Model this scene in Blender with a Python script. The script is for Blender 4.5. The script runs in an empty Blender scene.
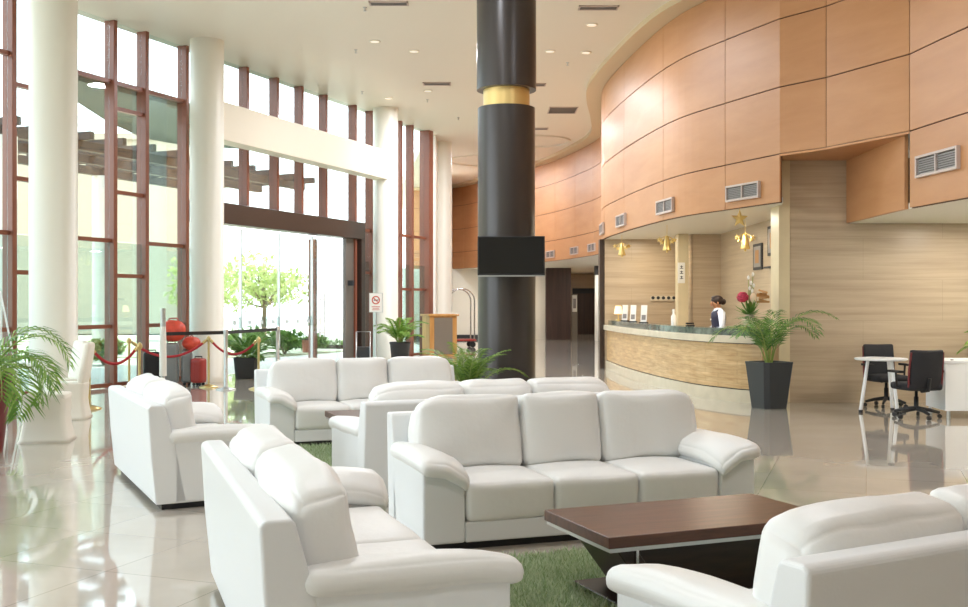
import bpy, bmesh, math, random
from mathutils import Vector, Matrix, noise
S = bpy.context.scene
COL = S.collection
PI = math.pi
R = math.radians

# ------------------------------------------------------------------ materials
def lin(h):
    h = h.lstrip('#')
    out = []
    for i in (0, 2, 4):
        c = int(h[i:i+2], 16) / 255
        out.append(c / 12.92 if c <= .04045 else ((c + .055) / 1.055) ** 2.4)
    return (*out, 1)

MATS = {}
def pbr(name, col, rough=.5, metal=0, spec=.5, bump=0, bscale=40, var=0, vscale=3, stretch=(1, 1, 1), coat=0, sheen=0, sss=0, emit=None, estr=0, trans=0):
    m = bpy.data.materials.new(name); m.use_nodes = True
    nt = m.node_tree; b = nt.nodes['Principled BSDF']
    c = lin(col)
    b.inputs['Base Color'].default_value = c
    b.inputs['Roughness'].default_value = rough
    b.inputs['Metallic'].default_value = metal
    b.inputs['Specular IOR Level'].default_value = spec
    b.inputs['Coat Weight'].default_value = coat
    b.inputs['Coat Roughness'].default_value = .08
    if trans:
        b.inputs['Transmission Weight'].default_value = trans
    if emit:
        b.inputs['Emission Color'].default_value = lin(emit); b.inputs['Emission Strength'].default_value = estr
    tc = nt.nodes.new('ShaderNodeTexCoord'); mp = nt.nodes.new('ShaderNodeMapping')
    mp.inputs['Scale'].default_value = stretch
    nt.links.new(tc.outputs['Object'], mp.inputs['Vector'])
    if var:
        n = nt.nodes.new('ShaderNodeTexNoise'); n.inputs['Scale'].default_value = vscale; n.inputs['Detail'].default_value = 6
        nt.links.new(mp.outputs['Vector'], n.inputs['Vector'])
        r = nt.nodes.new('ShaderNodeValToRGB')
        r.color_ramp.elements[0].position = .3; r.color_ramp.elements[1].position = .7
        r.color_ramp.elements[0].color = tuple(max(0, x * (1 - var)) for x in c[:3]) + (1,)
        r.color_ramp.elements[1].color = tuple(min(1, x * (1 + var)) for x in c[:3]) + (1,)
        nt.links.new(n.outputs['Fac'], r.inputs['Fac']); nt.links.new(r.outputs['Color'], b.inputs['Base Color'])
    if bump:
        n2 = nt.nodes.new('ShaderNodeTexNoise'); n2.inputs['Scale'].default_value = bscale; n2.inputs['Detail'].default_value = 4
        nt.links.new(mp.outputs['Vector'], n2.inputs['Vector'])
        bp = nt.nodes.new('ShaderNodeBump'); bp.inputs['Strength'].default_value = bump; bp.inputs['Distance'].default_value = .01
        nt.links.new(n2.outputs['Fac'], bp.inputs['Height']); nt.links.new(bp.outputs['Normal'], b.inputs['Normal'])
    MATS[name] = m
    return m

def glass_mat(name, tint, refl=.3):
    m = bpy.data.materials.new(name); m.use_nodes = True
    nt = m.node_tree; nt.nodes.clear()
    o = nt.nodes.new('ShaderNodeOutputMaterial'); mx = nt.nodes.new('ShaderNodeMixShader')
    t = nt.nodes.new('ShaderNodeBsdfTransparent'); t.inputs['Color'].default_value = lin(tint)
    g = nt.nodes.new('ShaderNodeBsdfGlossy'); g.inputs['Roughness'].default_value = .01; g.inputs['Color'].default_value = (.9, .95, .95, 1)
    f = nt.nodes.new('ShaderNodeFresnel'); f.inputs['IOR'].default_value = 1.45
    k = nt.nodes.new('ShaderNodeMath'); k.operation = 'MULTIPLY'; k.inputs[1].default_value = refl
    nt.links.new(f.outputs[0], k.inputs[0]); nt.links.new(k.outputs[0], mx.inputs[0])
    nt.links.new(t.outputs[0], mx.inputs[1]); nt.links.new(g.outputs[0], mx.inputs[2]); nt.links.new(mx.outputs[0], o.inputs[0])
    MATS[name] = m
    return m

def floor_mat():
    m = pbr('polished_tile', '#c6bfb4', rough=.06, spec=.5)
    nt = m.node_tree; b = nt.nodes['Principled BSDF']
    tc = nt.nodes.new('ShaderNodeTexCoord'); mp = nt.nodes.new('ShaderNodeMapping'); mp.inputs['Rotation'].default_value = (0, 0, R(20))
    nt.links.new(tc.outputs['Object'], mp.inputs['Vector'])
    br = nt.nodes.new('ShaderNodeTexBrick'); br.offset = 0
    br.inputs['Scale'].default_value = 1; br.inputs['Brick Width'].default_value = .8; br.inputs['Row Height'].default_value = .8
    br.inputs['Mortar Size'].default_value = .0025; br.inputs['Mortar Smooth'].default_value = .3
    br.inputs['Color1'].default_value = lin('#cac3b8'); br.inputs['Color2'].default_value = lin('#c5beb2'); br.inputs['Mortar'].default_value = lin('#918a80')
    nt.links.new(mp.outputs[0], br.inputs['Vector'])
    n = nt.nodes.new('ShaderNodeTexNoise'); n.inputs['Scale'].default_value = 1.3; n.inputs['Detail'].default_value = 8
    nt.links.new(mp.outputs[0], n.inputs['Vector'])
    mix = nt.nodes.new('ShaderNodeMix'); mix.data_type = 'RGBA'; mix.blend_type = 'MULTIPLY'; mix.inputs[0].default_value = 1
    rp = nt.nodes.new('ShaderNodeValToRGB'); rp.color_ramp.elements[0].color = (.88, .87, .86, 1); rp.color_ramp.elements[1].color = (1, 1, 1, 1)
    rp.color_ramp.elements[0].position = .35; rp.color_ramp.elements[1].position = .65
    nt.links.new(n.outputs['Fac'], rp.inputs[0])
    nt.links.new(br.outputs['Color'], mix.inputs[6]); nt.links.new(rp.outputs[0], mix.inputs[7]); nt.links.new(mix.outputs[2], b.inputs['Base Color'])
    b.inputs['IOR'].default_value = 1.6
    b.inputs['Coat Weight'].default_value = .5; b.inputs['Coat Roughness'].default_value = .03; b.inputs['Coat IOR'].default_value = 1.6
    # slight unevenness of the laid tiles
    n2 = nt.nodes.new('ShaderNodeTexNoise'); n2.inputs['Scale'].default_value = 1.2
    nt.links.new(mp.outputs[0], n2.inputs['Vector'])
    bp = nt.nodes.new('ShaderNodeBump'); bp.inputs['Strength'].default_value = .05; bp.inputs['Distance'].default_value = .02
    nt.links.new(n2.outputs['Fac'], bp.inputs['Height']); nt.links.new(bp.outputs[0], b.inputs['Normal']); nt.links.new(bp.outputs[0], b.inputs['Coat Normal'])
    return m

def wood_mat(name, dark, light, scale=(1.0, 1.0, 16), rough=.4, joints=None, contrast=(.35, .65)):
    m = pbr(name, light, rough=rough)
    nt = m.node_tree; b = nt.nodes['Principled BSDF']
    tc = nt.nodes.new('ShaderNodeTexCoord'); mp = nt.nodes.new('ShaderNodeMapping'); mp.inputs['Scale'].default_value = scale
    nt.links.new(tc.outputs['Object'], mp.inputs['Vector'])
    n = nt.nodes.new('ShaderNodeTexNoise'); n.inputs['Scale'].default_value = 1; n.inputs['Detail'].default_value = 8; n.inputs['Roughness'].default_value = .62; n.inputs['Distortion'].default_value = .3
    nt.links.new(mp.outputs[0], n.inputs['Vector'])
    r = nt.nodes.new('ShaderNodeValToRGB')
    r.color_ramp.elements[0].color = lin(dark); r.color_ramp.elements[1].color = lin(light)
    r.color_ramp.elements[0].position, r.color_ramp.elements[1].position = contrast
    nt.links.new(n.outputs['Fac'], r.inputs[0])
    out = r.outputs[0]
    if joints:
        br = nt.nodes.new('ShaderNodeTexBrick'); br.offset = .5
        br.inputs['Scale'].default_value = 1; br.inputs['Brick Width'].default_value = joints[0]; br.inputs['Row Height'].default_value = joints[1]
        br.inputs['Mortar Size'].default_value = .002
        br.inputs['Color1'].default_value = (1, 1, 1, 1); br.inputs['Color2'].default_value = (joints[2],) * 3 + (1,); br.inputs['Mortar'].default_value = (.72, .7, .68, 1)
        mp2 = nt.nodes.new('ShaderNodeMapping'); mp2.inputs['Rotation'].default_value = (R(90), 0, 0)
        sep = nt.nodes.new('ShaderNodeSeparateXYZ'); cmb = nt.nodes.new('ShaderNodeCombineXYZ'); add = nt.nodes.new('ShaderNodeMath')
        nt.links.new(tc.outputs['Object'], sep.inputs[0]); nt.links.new(sep.outputs[0], add.inputs[0]); nt.links.new(sep.outputs[1], add.inputs[1])
        nt.links.new(add.outputs[0], cmb.inputs[0]); nt.links.new(sep.outputs[2], cmb.inputs[1])
        nt.links.new(cmb.outputs[0], br.inputs['Vector'])
        mix = nt.nodes.new('ShaderNodeMix'); mix.data_type = 'RGBA'; mix.blend_type = 'MULTIPLY'; mix.inputs[0].default_value = 1
        nt.links.new(out, mix.inputs[6]); nt.links.new(br.outputs['Color'], mix.inputs[7]); out = mix.outputs[2]
    nt.links.new(out, b.inputs['Base Color'])
    return m

def leaf_mat(name, a, bcol):
    m = pbr(name, a, rough=.5, var=0)
    nt = m.node_tree; b = nt.nodes['Principled BSDF']
    g = nt.nodes.new('ShaderNodeNewGeometry'); r = nt.nodes.new('ShaderNodeValToRGB')
    r.color_ramp.elements[0].color = lin(a); r.color_ramp.elements[1].color = lin(bcol)
    nt.links.new(g.outputs['Random Per Island'], r.inputs[0]); nt.links.new(r.outputs[0], b.inputs['Base Color'])
    t = nt.nodes.new('ShaderNodeBsdfTranslucent'); nt.links.new(r.outputs[0], t.inputs[0])
    mx = nt.nodes.new('ShaderNodeMixShader'); mx.inputs[0].default_value = .35
    out = nt.nodes['Material Output']
    nt.links.new(b.outputs[0], mx.inputs[1]); nt.links.new(t.outputs[0], mx.inputs[2]); nt.links.new(mx.outputs[0], out.inputs[0])
    return m

M_FLOOR = floor_mat()
M_CEIL = pbr('ceiling_paint', '#e6e0d2', rough=.45, spec=.4)
M_WHITEPAINT = pbr('white_paint', '#e4e1d6', rough=.45)
M_COLUMN = pbr('column_paint', '#e3e2d6', rough=.4)
M_BEAM = pbr('beam_paint', '#dfdac8', rough=.5)
M_ORANGE = wood_mat('orange_laminate', '#b68155', '#c08c60', scale=(.6, .6, 3), rough=.42)
M_SEAM = pbr('dark_joint', '#5a3a26', rough=.7)
M_WOOD = wood_mat('pale_veneer', '#a8937a', '#cbb99e', scale=(.45, .45, 11), rough=.35, joints=(2.4, .62, .96), contrast=(.25, .75))
M_POST = pbr('pale_post', '#d6c6a2', rough=.4, var=.05, vscale=4)
M_DESKWOOD = wood_mat('desk_veneer', '#bd9565', '#e2c594', scale=(2.2, 2.2, 22), rough=.3, joints=(.34, .07, .9), contrast=(.3, .7))
M_LEDGE = pbr('cream_stone', '#d3c9b2', rough=.25, var=.06, vscale=5)
M_GRANITE = pbr('dark_green_granite', '#56605a', rough=.12, var=.45, vscale=9)
M_MULL = pbr('red_brown_metal', '#86503d', rough=.35, spec=.6)
M_DOORFRAME = pbr('dark_bronze', '#3d3029', rough=.35)
M_GLASS = glass_mat('window_glass', '#f7fbfa')
M_GLASSTEAL = glass_mat('tinted_glass', '#e6f2f0', .4)
M_FROST = pbr('frosted_band', '#dfe9e8', rough=.6)
M_BLACKCOL = pbr('dark_column_laminate', '#38322f', rough=.3, spec=.5, var=.1, vscale=2, stretch=(1, 1, .3))
M_GOLD = pbr('gold_band', '#dcbf7c', rough=.35, metal=.5)
M_GOLDSH = pbr('gold_shiny', '#ecd08a', rough=.3, metal=.9)
M_LEATHER = pbr('white_leather', '#e2e5e6', rough=.4, spec=.45, bump=.06, bscale=90)
M_CUSH = pbr('white_leather_soft', '#e6e7e5', rough=.42, spec=.45, bump=.28, bscale=14)
M_BLACKP = pbr('black_plastic', '#1d1d1f', rough=.5)
M_SCREEN = pbr('black_screen', '#0c0b0b', rough=.22)
M_WALNUT = wood_mat('walnut', '#4a2d20', '#64402e', scale=(3, 26, 26), rough=.3)
M_DARKWOOD = wood_mat('dark_wenge', '#2c1c16', '#3b261d', scale=(3, 26, 26), rough=.35)
M_BROWNPANEL = wood_mat('brown_panel', '#33221b', '#46302a', scale=(9, 9, .6), rough=.4)
M_CHROME = pbr('chrome', '#d8dadb', rough=.15, metal=1)
M_STEEL = pbr('brushed_steel', '#c8cac9', rough=.3, metal=.8)
M_BRASS = pbr('pale_brass', '#cdb77f', rough=.3, metal=.8)
M_RED = pbr('red_rope', '#a8242c', rough=.7, bump=.2, bscale=120)
M_REDBAG = pbr('red_bag', '#cf4a35', rough=.5, var=.2, vscale=8)
M_REDCASE = pbr('red_case', '#a33a34', rough=.4)
M_REDPOT = pbr('dark_red_pot', '#7e2f33', rough=.35)
M_GREYCASE = pbr('grey_case', '#8d9295', rough=.35, metal=.3)
M_POT = pbr('black_pot', '#2f3235', rough=.42)
M_SOIL = pbr('soil', '#3d2f24', rough=.9, bump=.5, bscale=60)
M_PALM = leaf_mat('palm_leaf', '#4d7a2c', '#8fb04e')
M_PALMD = leaf_mat('palm_leaf_dark', '#3f6a2c', '#76a052')
M_STEM = pbr('green_stem', '#8aa050', rough=.6)
M_TREE = leaf_mat('tree_leaf', '#a3b56a', '#d3dca0')
M_SHRUB = leaf_mat('shrub_leaf', '#4f7536', '#86a356')
M_BARK = pbr('bark', '#7c6a54', rough=.9)
M_RUG = leaf_mat('rug_pile', '#87a06c', '#d3dcbf')
M_RUGB = pbr('rug_back', '#a0b285', rough=.95)
M_FABRIC = pbr('white_cover', '#e9e5da', rough=.75, bump=.05, bscale=200)
M_WHITE = pbr('white_laminate', '#eceeee', rough=.3)
M_BLACKF = pbr('black_mesh', '#202024', rough=.8, bump=.15, bscale=150)
M_REDEDGE = pbr('red_edge', '#6e2224', rough=.5)
M_VENTF = pbr('vent_frame', '#c3b4ac', rough=.4)
M_VENT = pbr('vent_slat', '#8f8a88', rough=.4, metal=.3)
M_VENTD = pbr('vent_dark', '#4d463e', rough=.7)
M_OAK = wood_mat('honey_oak', '#b98448', '#d3a262', scale=(9, 9, 1), rough=.35)
M_GREYP = pbr('grey_panel', '#7f7568', rough=.5)
M_SIGN = pbr('sign_white', '#f0eee8', rough=.5)
M_SIGNRED = pbr('sign_red', '#c8452e', rough=.5)
M_INK = pbr('dark_ink', '#2b2c30', rough=.6)
M_LAMP = pbr('lamp_glow', '#ffdca8', rough=.6, emit='#ffd9a0', estr=1.2)
M_DIFF = pbr('light_lens', '#fff6e4', rough=.5, emit='#efe6d4', estr=.45)
M_SKIN = pbr('skin', '#b98662', rough=.55)
M_HAIR = pbr('dark_hair', '#2a1a14', rough=.6)
M_VEST = pbr('navy_vest', '#23223a', rough=.7)
M_SHIRT = pbr('pale_blue_shirt', '#cfd8e6', rough=.7)
M_ROSE = pbr('rose', '#c23a55', rough=.6, var=.45, vscale=22)
M_CREAMFL = pbr('cream_flower', '#efd9b8', rough=.6)
M_PEACH = pbr('dried_orange', '#b98a58', rough=.7)
M_PAVE = pbr('pale_paving', '#d9d4c8', rough=.8, var=.05, vscale=.5)
M_LAWN = pbr('lawn', '#c4c4a6', rough=.9, var=.2, vscale=4)
M_CREAMEXT = pbr('cream_render', '#b3aa98', rough=.8)
M_CANOPY = pbr('canopy_green', '#4c5a4a', rough=.6)
M_PERG = pbr('pergola_grey', '#1d2224', rough=.6)
M_BIN = pbr('bin_terracotta', '#a5644e', rough=.6)

# ------------------------------------------------------------------ mesh helpers
class MB:
    def __init__(s): s.v = []; s.f = []; s.sm = []
    def add(s, vs, fs, smooth=False, M=None):
        o = len(s.v)
        for p in vs:
            p = Vector(p)
            if M is not None: p = M @ p
            s.v.append(p)
        for f in fs:
            s.f.append(tuple(i + o for i in f)); s.sm.append(smooth)
        return s
    def box(s, x0, x1, y0, y1, z0, z1, M=None):
        return s.add([(x0,y0,z0),(x1,y0,z0),(x1,y1,z0),(x0,y1,z0),(x0,y0,z1),(x1,y0,z1),(x1,y1,z1),(x0,y1,z1)],
                     [(0,3,2,1),(4,5,6,7),(0,1,5,4),(1,2,6,5),(2,3,7,6),(3,0,4,7)], False, M)
    def prism(s, poly, z0, z1, M=None):
        n = len(poly)
        a = sum(poly[i][0]*poly[(i+1)%n][1]-poly[(i+1)%n][0]*poly[i][1] for i in range(n))
        if a < 0: poly = poly[::-1]
        vs = [(x,y,z0) for x,y in poly] + [(x,y,z1) for x,y in poly]
        fs = [tuple(range(n-1,-1,-1)), tuple(range(n,2*n))] + [(i,(i+1)%n,n+(i+1)%n,n+i) for i in range(n)]
        return s.add(vs, fs, False, M)
    def tube(s, pts, r, n=10, cap=True, M=None):
        pts = [Vector(p) for p in pts]; m = len(pts)
        rr = r if isinstance(r, (list, tuple)) else [r]*m
        vs = []; up = None
        for i, p in enumerate(pts):
            t = (pts[min(i+1,m-1)] - pts[max(i-1,0)]).normalized()
            if up is None or abs(up.dot(t)) > .98:
                up = Vector((0,0,1)) if abs(t.z) < .9 else Vector((1,0,0))
            a = t.cross(up).normalized(); b = a.cross(t).normalized(); up = b
            for k in range(n):
                an = 2*PI*k/n
                vs.append(p + a*(math.cos(an)*rr[i]) + b*(math.sin(an)*rr[i]))
        fs = []
        for i in range(m-1):
            for k in range(n):
                k2 = (k+1)%n
                fs.append((i*n+k2, i*n+k, (i+1)*n+k, (i+1)*n+k2))
        s.add(vs, fs, True, M)
        if cap:
            s.add(vs[:n], [tuple(range(n))], False, M); s.add(vs[-n:], [tuple(range(n-1,-1,-1))], False, M)
        return s
    def cyl(s, x, y, z0, z1, r, n=32, r2=None, M=None):
        return s.lathe([(r, z0), (r if r2 is None else r2, z1)], x, y, n, M)
    def lathe(s, prof, x=0, y=0, n=32, M=None, smooth=True):
        vs = []
        for r, z in prof:
            for k in range(n):
                a = 2*PI*k/n; vs.append((x+r*math.cos(a), y+r*math.sin(a), z))
        fs = []
        for i in range(len(prof)-1):
            for k in range(n):
                k2 = (k+1)%n; fs.append((i*n+k, i*n+k2, (i+1)*n+k2, (i+1)*n+k))
        s.add(vs, fs, smooth, M)
        s.add(vs[:n], [tuple(range(n-1,-1,-1))], False, M); s.add(vs[-n:], [tuple(range(n))], False, M)
        return s
    def ball(s, c, r, n=14, M=None, sq=(1,1,1)):
        m = n//2; vs = []
        for i in range(1, m):
            th = PI*i/m
            for k in range(n):
                a = 2*PI*k/n
                vs.append((c[0]+r*sq[0]*math.sin(th)*math.cos(a), c[1]+r*sq[1]*math.sin(th)*math.sin(a), c[2]-r*sq[2]*math.cos(th)))
        vs += [(c[0],c[1],c[2]-r*sq[2]), (c[0],c[1],c[2]+r*sq[2])]
        fs = []
        for i in range(m-2):
            for k in range(n):
                k2=(k+1)%n; fs.append((i*n+k,i*n+k2,(i+1)*n+k2,(i+1)*n+k))
        b=(m-1)*n
        for k in range(n):
            k2=(k+1)%n; fs.append((b,k2,k)); fs.append((b+1,(m-2)*n+k,(m-2)*n+k2))
        return s.add(vs, fs, True, M)
    def soft(s, size, r, puff=(0,0,0), M=None, n=7, wr=0, seed=0, shape=None):
        """rounded, puffed upholstery block centred on the origin"""
        h = [d/2 for d in size]; r = min(r, min(h)*.999)
        def ax(H):
            e = [-H, -H+r*.18, -H+r*.45, -H+r]
            q = [-H+r + (2*H-2*r)*i/n for i in range(1, n)]
            return e + q + [H-r, H-r*.45, H-r*.18, H]
        A = [ax(h[0]), ax(h[1]), ax(h[2])]
        idx = {}; vs = []; fs = []
        def vert(i, j, k):
            key = (i, j, k)
            if key in idx: return idx[key]
            p = [A[0][i], A[1][j], A[2][k]]
            inn = [max(-(h[a]-r), min(h[a]-r, p[a])) for a in range(3)]
            d = Vector([p[a]-inn[a] for a in range(3)])
            q = Vector(inn) + (d.normalized()*r if d.length > 1e-9 else d)
            u = [max(-1, min(1, p[a]/h[a])) for a in range(3)]
            w = [1-abs(x)**2.4 for x in u]
            q.x += puff[0]*u[0]*w[1]*w[2]; q.y += puff[1]*u[1]*w[0]*w[2]; q.z += puff[2]*u[2]*w[0]*w[1]
            if shape: q = shape(q, u)
            if wr:
                nn = noise.noise_vector(Vector((q.x*5+seed*7.1, q.y*5, q.z*5))); q += nn*wr
            idx[key] = len(vs); vs.append(q); return idx[key]
        N = [len(a)-1 for a in A]
        for a in range(3):
            b, c = (a+1)%3, (a+2)%3
            for side in (0, N[a]):
                for i in range(N[b]):
                    for j in range(N[c]):
                        q = []
                        for di, dj in ((0,0),(1,0),(1,1),(0,1)):
                            t = [0,0,0]; t[a]=side; t[b]=i+di; t[c]=j+dj
                            q.append(vert(*t))
                        fs.append(tuple(q) if side else tuple(q[::-1]))
        return s.add(vs, fs, True, M)
    def build(s, name, mat, parent=None, bevel=0, seg=2, loc=None):
        me = bpy.data.meshes.new(name)
        me.from_pydata([tuple(v) for v in s.v], [], s.f)
        me.polygons.foreach_set('use_smooth', s.sm); me.update()
        if mat: me.materials.append(mat)
        o = bpy.data.objects.new(name, me); COL.objects.link(o)
        if parent: o.parent = parent
        if loc: o.location = loc
        if bevel:
            md = o.modifiers.new('bevel', 'BEVEL'); md.width = bevel; md.segments = seg; md.limit_method = 'ANGLE'; md.angle_limit = R(40)
        return o

def tag(o, label=None, cat=None, group=None, kind=None):
    if label: o['label'] = label
    if cat: o['category'] = cat
    if group: o['group'] = group
    if kind: o['kind'] = kind
    return o
def empty(name, loc=(0,0,0), rz=0, label=None, cat=None, group=None, kind=None):
    o = bpy.data.objects.new(name, None); COL.objects.link(o); o.empty_display_size = .2
    o.location = loc; o.rotation_euler = (0,0,rz)
    return tag(o, label, cat, group, kind)
def kids(o): return [c for c in bpy.data.objects if c.parent == o]
def copy_tree(o, parent=None):
    c = o.copy(); COL.objects.link(c); c.parent = parent
    for ch in kids(o): copy_tree(ch, c)
    return c
def T(x=0,y=0,z=0): return Matrix.Translation((x,y,z))
def RX(a): return Matrix.Rotation(R(a),4,'X')
def RY(a): return Matrix.Rotation(R(a),4,'Y')
def RZ(a): return Matrix.Rotation(R(a),4,'Z')

def catmull(P, n=12):
    out = []
    for i in range(len(P)-1):
        p0=P[max(i-1,0)];p1=P[i];p2=P[i+1];p3=P[min(i+2,len(P)-1)]
        for k in range(n):
            t=k/n
            out.append(tuple(.5*((2*p1[a])+(-p0[a]+p2[a])*t+(2*p0[a]-5*p1[a]+4*p2[a]-p3[a])*t*t+(-p0[a]+3*p1[a]-3*p2[a]+p3[a])*t**3) for a in range(len(p1))))
    out.append(tuple(P[-1])); return out
class Path:
    def __init__(s, pts):
        s.p = [Vector((p[0],p[1])) for p in pts]; s.s=[0]
        for a,b in zip(s.p,s.p[1:]): s.s.append(s.s[-1]+(b-a).length)
        s.L = s.s[-1]
    def at(s, d):
        d = max(0,min(s.L,d))
        for i in range(len(s.p)-1):
            if d <= s.s[i+1]+1e-9:
                seg=s.s[i+1]-s.s[i]; t=(d-s.s[i])/seg if seg else 0
                return s.p[i].lerp(s.p[i+1],t)
        return s.p[-1]
    def tan(s, d):
        a=s.at(d-.15); b=s.at(d+.15); return (b-a).normalized()
    def off(s, d, o):   # left-hand offset
        t=s.tan(d); p=s.at(d); return Vector((p.x-t.y*o, p.y+t.x*o))
    def ribbon(s, mb, s0, s1, o0, o1, z0, z1, step=.25):
        n=max(1,int(math.ceil((s1-s0)/step))); vs=[]; fs=[]
        for i in range(n+1):
            d=s0+(s1-s0)*i/n; a=s.off(d,o0); b=s.off(d,o1)
            vs += [(a.x,a.y,z0),(b.x,b.y,z0),(b.x,b.y,z1),(a.x,a.y,z1)]
        for i in range(n):
            q=i*4; w=q+4
            for a in range(4):
                b=(a+1)%4; fs.append((q+a,q+b,w+b,w+a))
        fs.append((0,3,2,1)); fs.append((n*4,n*4+1,n*4+2,n*4+3))
        mb.add(vs,fs,False)

# ------------------------------------------------------------------ room shell
CEIL = 6.55
WALL_A = Path(catmull([(-3.2,46.2),(-1.3,45),(-.27,43.2),(2.1,37.5),(3.2,33),(3.45,30.5),(3.2,28),(2.85,25.5),(2.74,23.6),(2.99,20.4),(3.32,18.1),(3.82,16.64),(4.33,15.38)], 14))
WALL_B = Path([(4.33,15.38),(4.8,14.73),(5.41,13.35)])
WALL_C = Path(catmull([(5.41,13.35),(5.55,12.0),(5.8,10),(6.3,7),(7,3),(7.6,-2),(8,-8)], 10))
def glass_x(y): return -7 + .415*(y-17.95)

f = MB().prism([(-20,-9),(16,-9),(16,56),(-5,56),(-1.6,31.4),(-18.5,-9)][:2] + [(16,56),(-5,56),(-1.45,31.6),(glass_x(-9)-.2,-9)], -.2, 0)
tag(f.build('floor', M_FLOOR), 'polished beige tile floor of the lobby', 'floor', kind='structure')
c = MB().prism([(glass_x(-9)-.25,-9),(16,-9),(16,56),(-5,56),(glass_x(31.4)-.25,31.4)], CEIL, CEIL+.35)
ceiling = tag(c.build('ceiling', M_CEIL), 'high cream ceiling over the lobby', 'ceiling', kind='structure')
for (x, y, r) in ((1.5, 32.6, 1.2), (.15, 37.0, 1.45)):
    rg = MB(); n = 48; vs = []; fs = []
    for k in range(n):
        a = 2*PI*k/n
        for (rr, z) in ((r, 0), (r, -.05), (r-.07, -.05), (r-.07, 0)):
            vs.append((x+rr*math.cos(a), y+rr*math.sin(a), CEIL+z))
    for k in range(n):
        k2 = (k+1) % n
        for a in range(3): fs.append((k*4+a, k2*4+a, k2*4+a+1, k*4+a+1))
    rg.add(vs, fs, False); rg.build('ring_moulding', M_CEIL, ceiling)

ROWS = [2.98, 3.69, 4.67, 5.67, CEIL-.1]
def cladding(path, seams, rows, o0, o1, mb, back, g0=0, g1=0):
    for s0, s1 in zip(seams, seams[1:]):
        for z0, z1 in zip(rows, rows[1:]):
            path.ribbon(mb, s0+(.007 if s0 > seams[0] or not g0 else 0), s1-(.007 if s1 < seams[-1] or not g1 else 0), o0, o1, z0+.009, z1-.009)
    path.ribbon(back, seams[0]+.02, seams[-1]-.02, o1-.008, o1+.03, rows[0], rows[-1])
clad, back = MB(), MB()
cladding(WALL_A, [0,.7,2.9,5.1,7.3,9.5,11.73,13.93,15.98,17.9,20.0,22.2,24.4,26.65,29.49,31.7,WALL_A.L], ROWS, 0, .03, clad, back, 0, 1)
cladding(WALL_B, [0,WALL_B.s[1],WALL_B.L], ROWS[1:], 0, .03, clad, back, 1, 0)
cladding(WALL_C, [0,2.6,5.2,7.8,10.4,13,15.6,18.2,WALL_C.L], [2.71]+ROWS[1:], 0, .03, clad, back)
ret = Path([(5.44,13.5),(5.5,15.85)])
ret.ribbon(clad, .01, ret.L, -.02, .03, 2.715, 3.68)
wr = tag(clad.build('wall_right', M_ORANGE), 'curved wall of orange wood panels with dark joints', 'wall', kind='structure')
back.build('panel_backing', M_SEAM, wr)
so = MB().prism([(4.33,15.38),(4.8,14.73),(5.41,13.35),(5.5,15.86),(4.4,15.86)], 3.66, 3.69)
so.build('panel_soffit', M_ORANGE, wr)
# cornice step between the ceiling and the panels
co = MB()
WALL_A.ribbon(co, 0, WALL_A.L-.2, -.36, .1, CEIL-.1, CEIL)
WALL_B.ribbon(co, 0, WALL_B.L, -.36, .1, CEIL-.1, CEIL)
WALL_C.ribbon(co, .1, WALL_C.L, -.36, .1, CEIL-.1, CEIL)
tag(co.build('trim_1', pbr('cornice_paint', '#d3c0a0', rough=.5)), 'cream cornice step along the top of the orange panels', 'cornice', kind='structure')

# low ceilings behind the curved wall
pts = [tuple(WALL_A.off(WALL_A.L*i/80, .06)) for i in range(81)]
lc = MB().prism(pts + [(4.5,15.9),(9,15.9),(9,55),(-3.3,55)], 2.98, 3.06)
tag(lc.build('ceiling_low', M_WHITEPAINT), 'low white ceiling above the reception and the far hall', 'ceiling', kind='structure')
pts = [tuple(WALL_C.off(WALL_C.L*i/30, .05)) for i in range(31)]
lc = MB().prism([(5.52,15.86)] + pts + [(14,-8),(14,15.86)], 2.71, 2.79)
tag(lc.build('ceiling_side', M_WHITEPAINT), 'low white soffit beside the vented orange wall', 'ceiling', kind='structure')
MB().box(glass_x(-9), 14, -9.2, -9, 0, CEIL).build('wall_front', M_WHITEPAINT)['kind'] = 'structure'  # unseen wall behind the camera, added to cut the light from there
MB().box(14, 14.2, -9, 56, 0, CEIL).build('wall_side', M_WHITEPAINT)['kind'] = 'structure'

ww = MB().box(4.62, 14, 15.87, 16.27, 0, 3.7)
tag(ww.build('wall_wood', M_WOOD), 'pale wood grain wall behind the office table', 'wall', kind='structure')
tag(MB().box(4.45, 4.62, 15.85, 16.3, 0, 3.66).build('trim_2', M_POST, bevel=.008), 'pale upright edge post of the wood wall', 'post', kind='structure')
# reception alcove
rb = MB().box(2.76, 4.45, 24.2, 24.4, 0, 2.98).box(4.45, 4.65, 22.4, 24.4, 0, 2.98).box(4.65, 5.2, 22.4, 22.6, 0, 2.98).box(5.05, 5.25, 16.3, 22.6, 0, 2.98)
tag(rb.build('wall_reception', M_WOOD), 'pale wood back wall of the reception alcove', 'wall', kind='structure')
tag(MB().box(4.12, 4.34, 22.3, 22.62, 0, 2.98).build('trim_3', M_POST, bevel=.01), 'light upright pillar on the reception back wall', 'pillar', kind='structure')
tag(MB().box(2.67, 2.78, 24.2, 24.5, 0, 2.98).build('trim_4', M_DOORFRAME), 'dark end post of the reception alcove', 'post', kind='structure')
pw = MB().box(4.36, 4.55, 41.2, 41.4, 0, 2.62)
wp = tag(pw.build('trim_5', M_WHITE, bevel=.02), 'white post at the mouth of the corridor', 'post', kind='structure')
MB().box(4.34, 4.57, 41.18, 41.42, 2.62, 2.98).build('post_cap', M_INK, wp)
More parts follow.
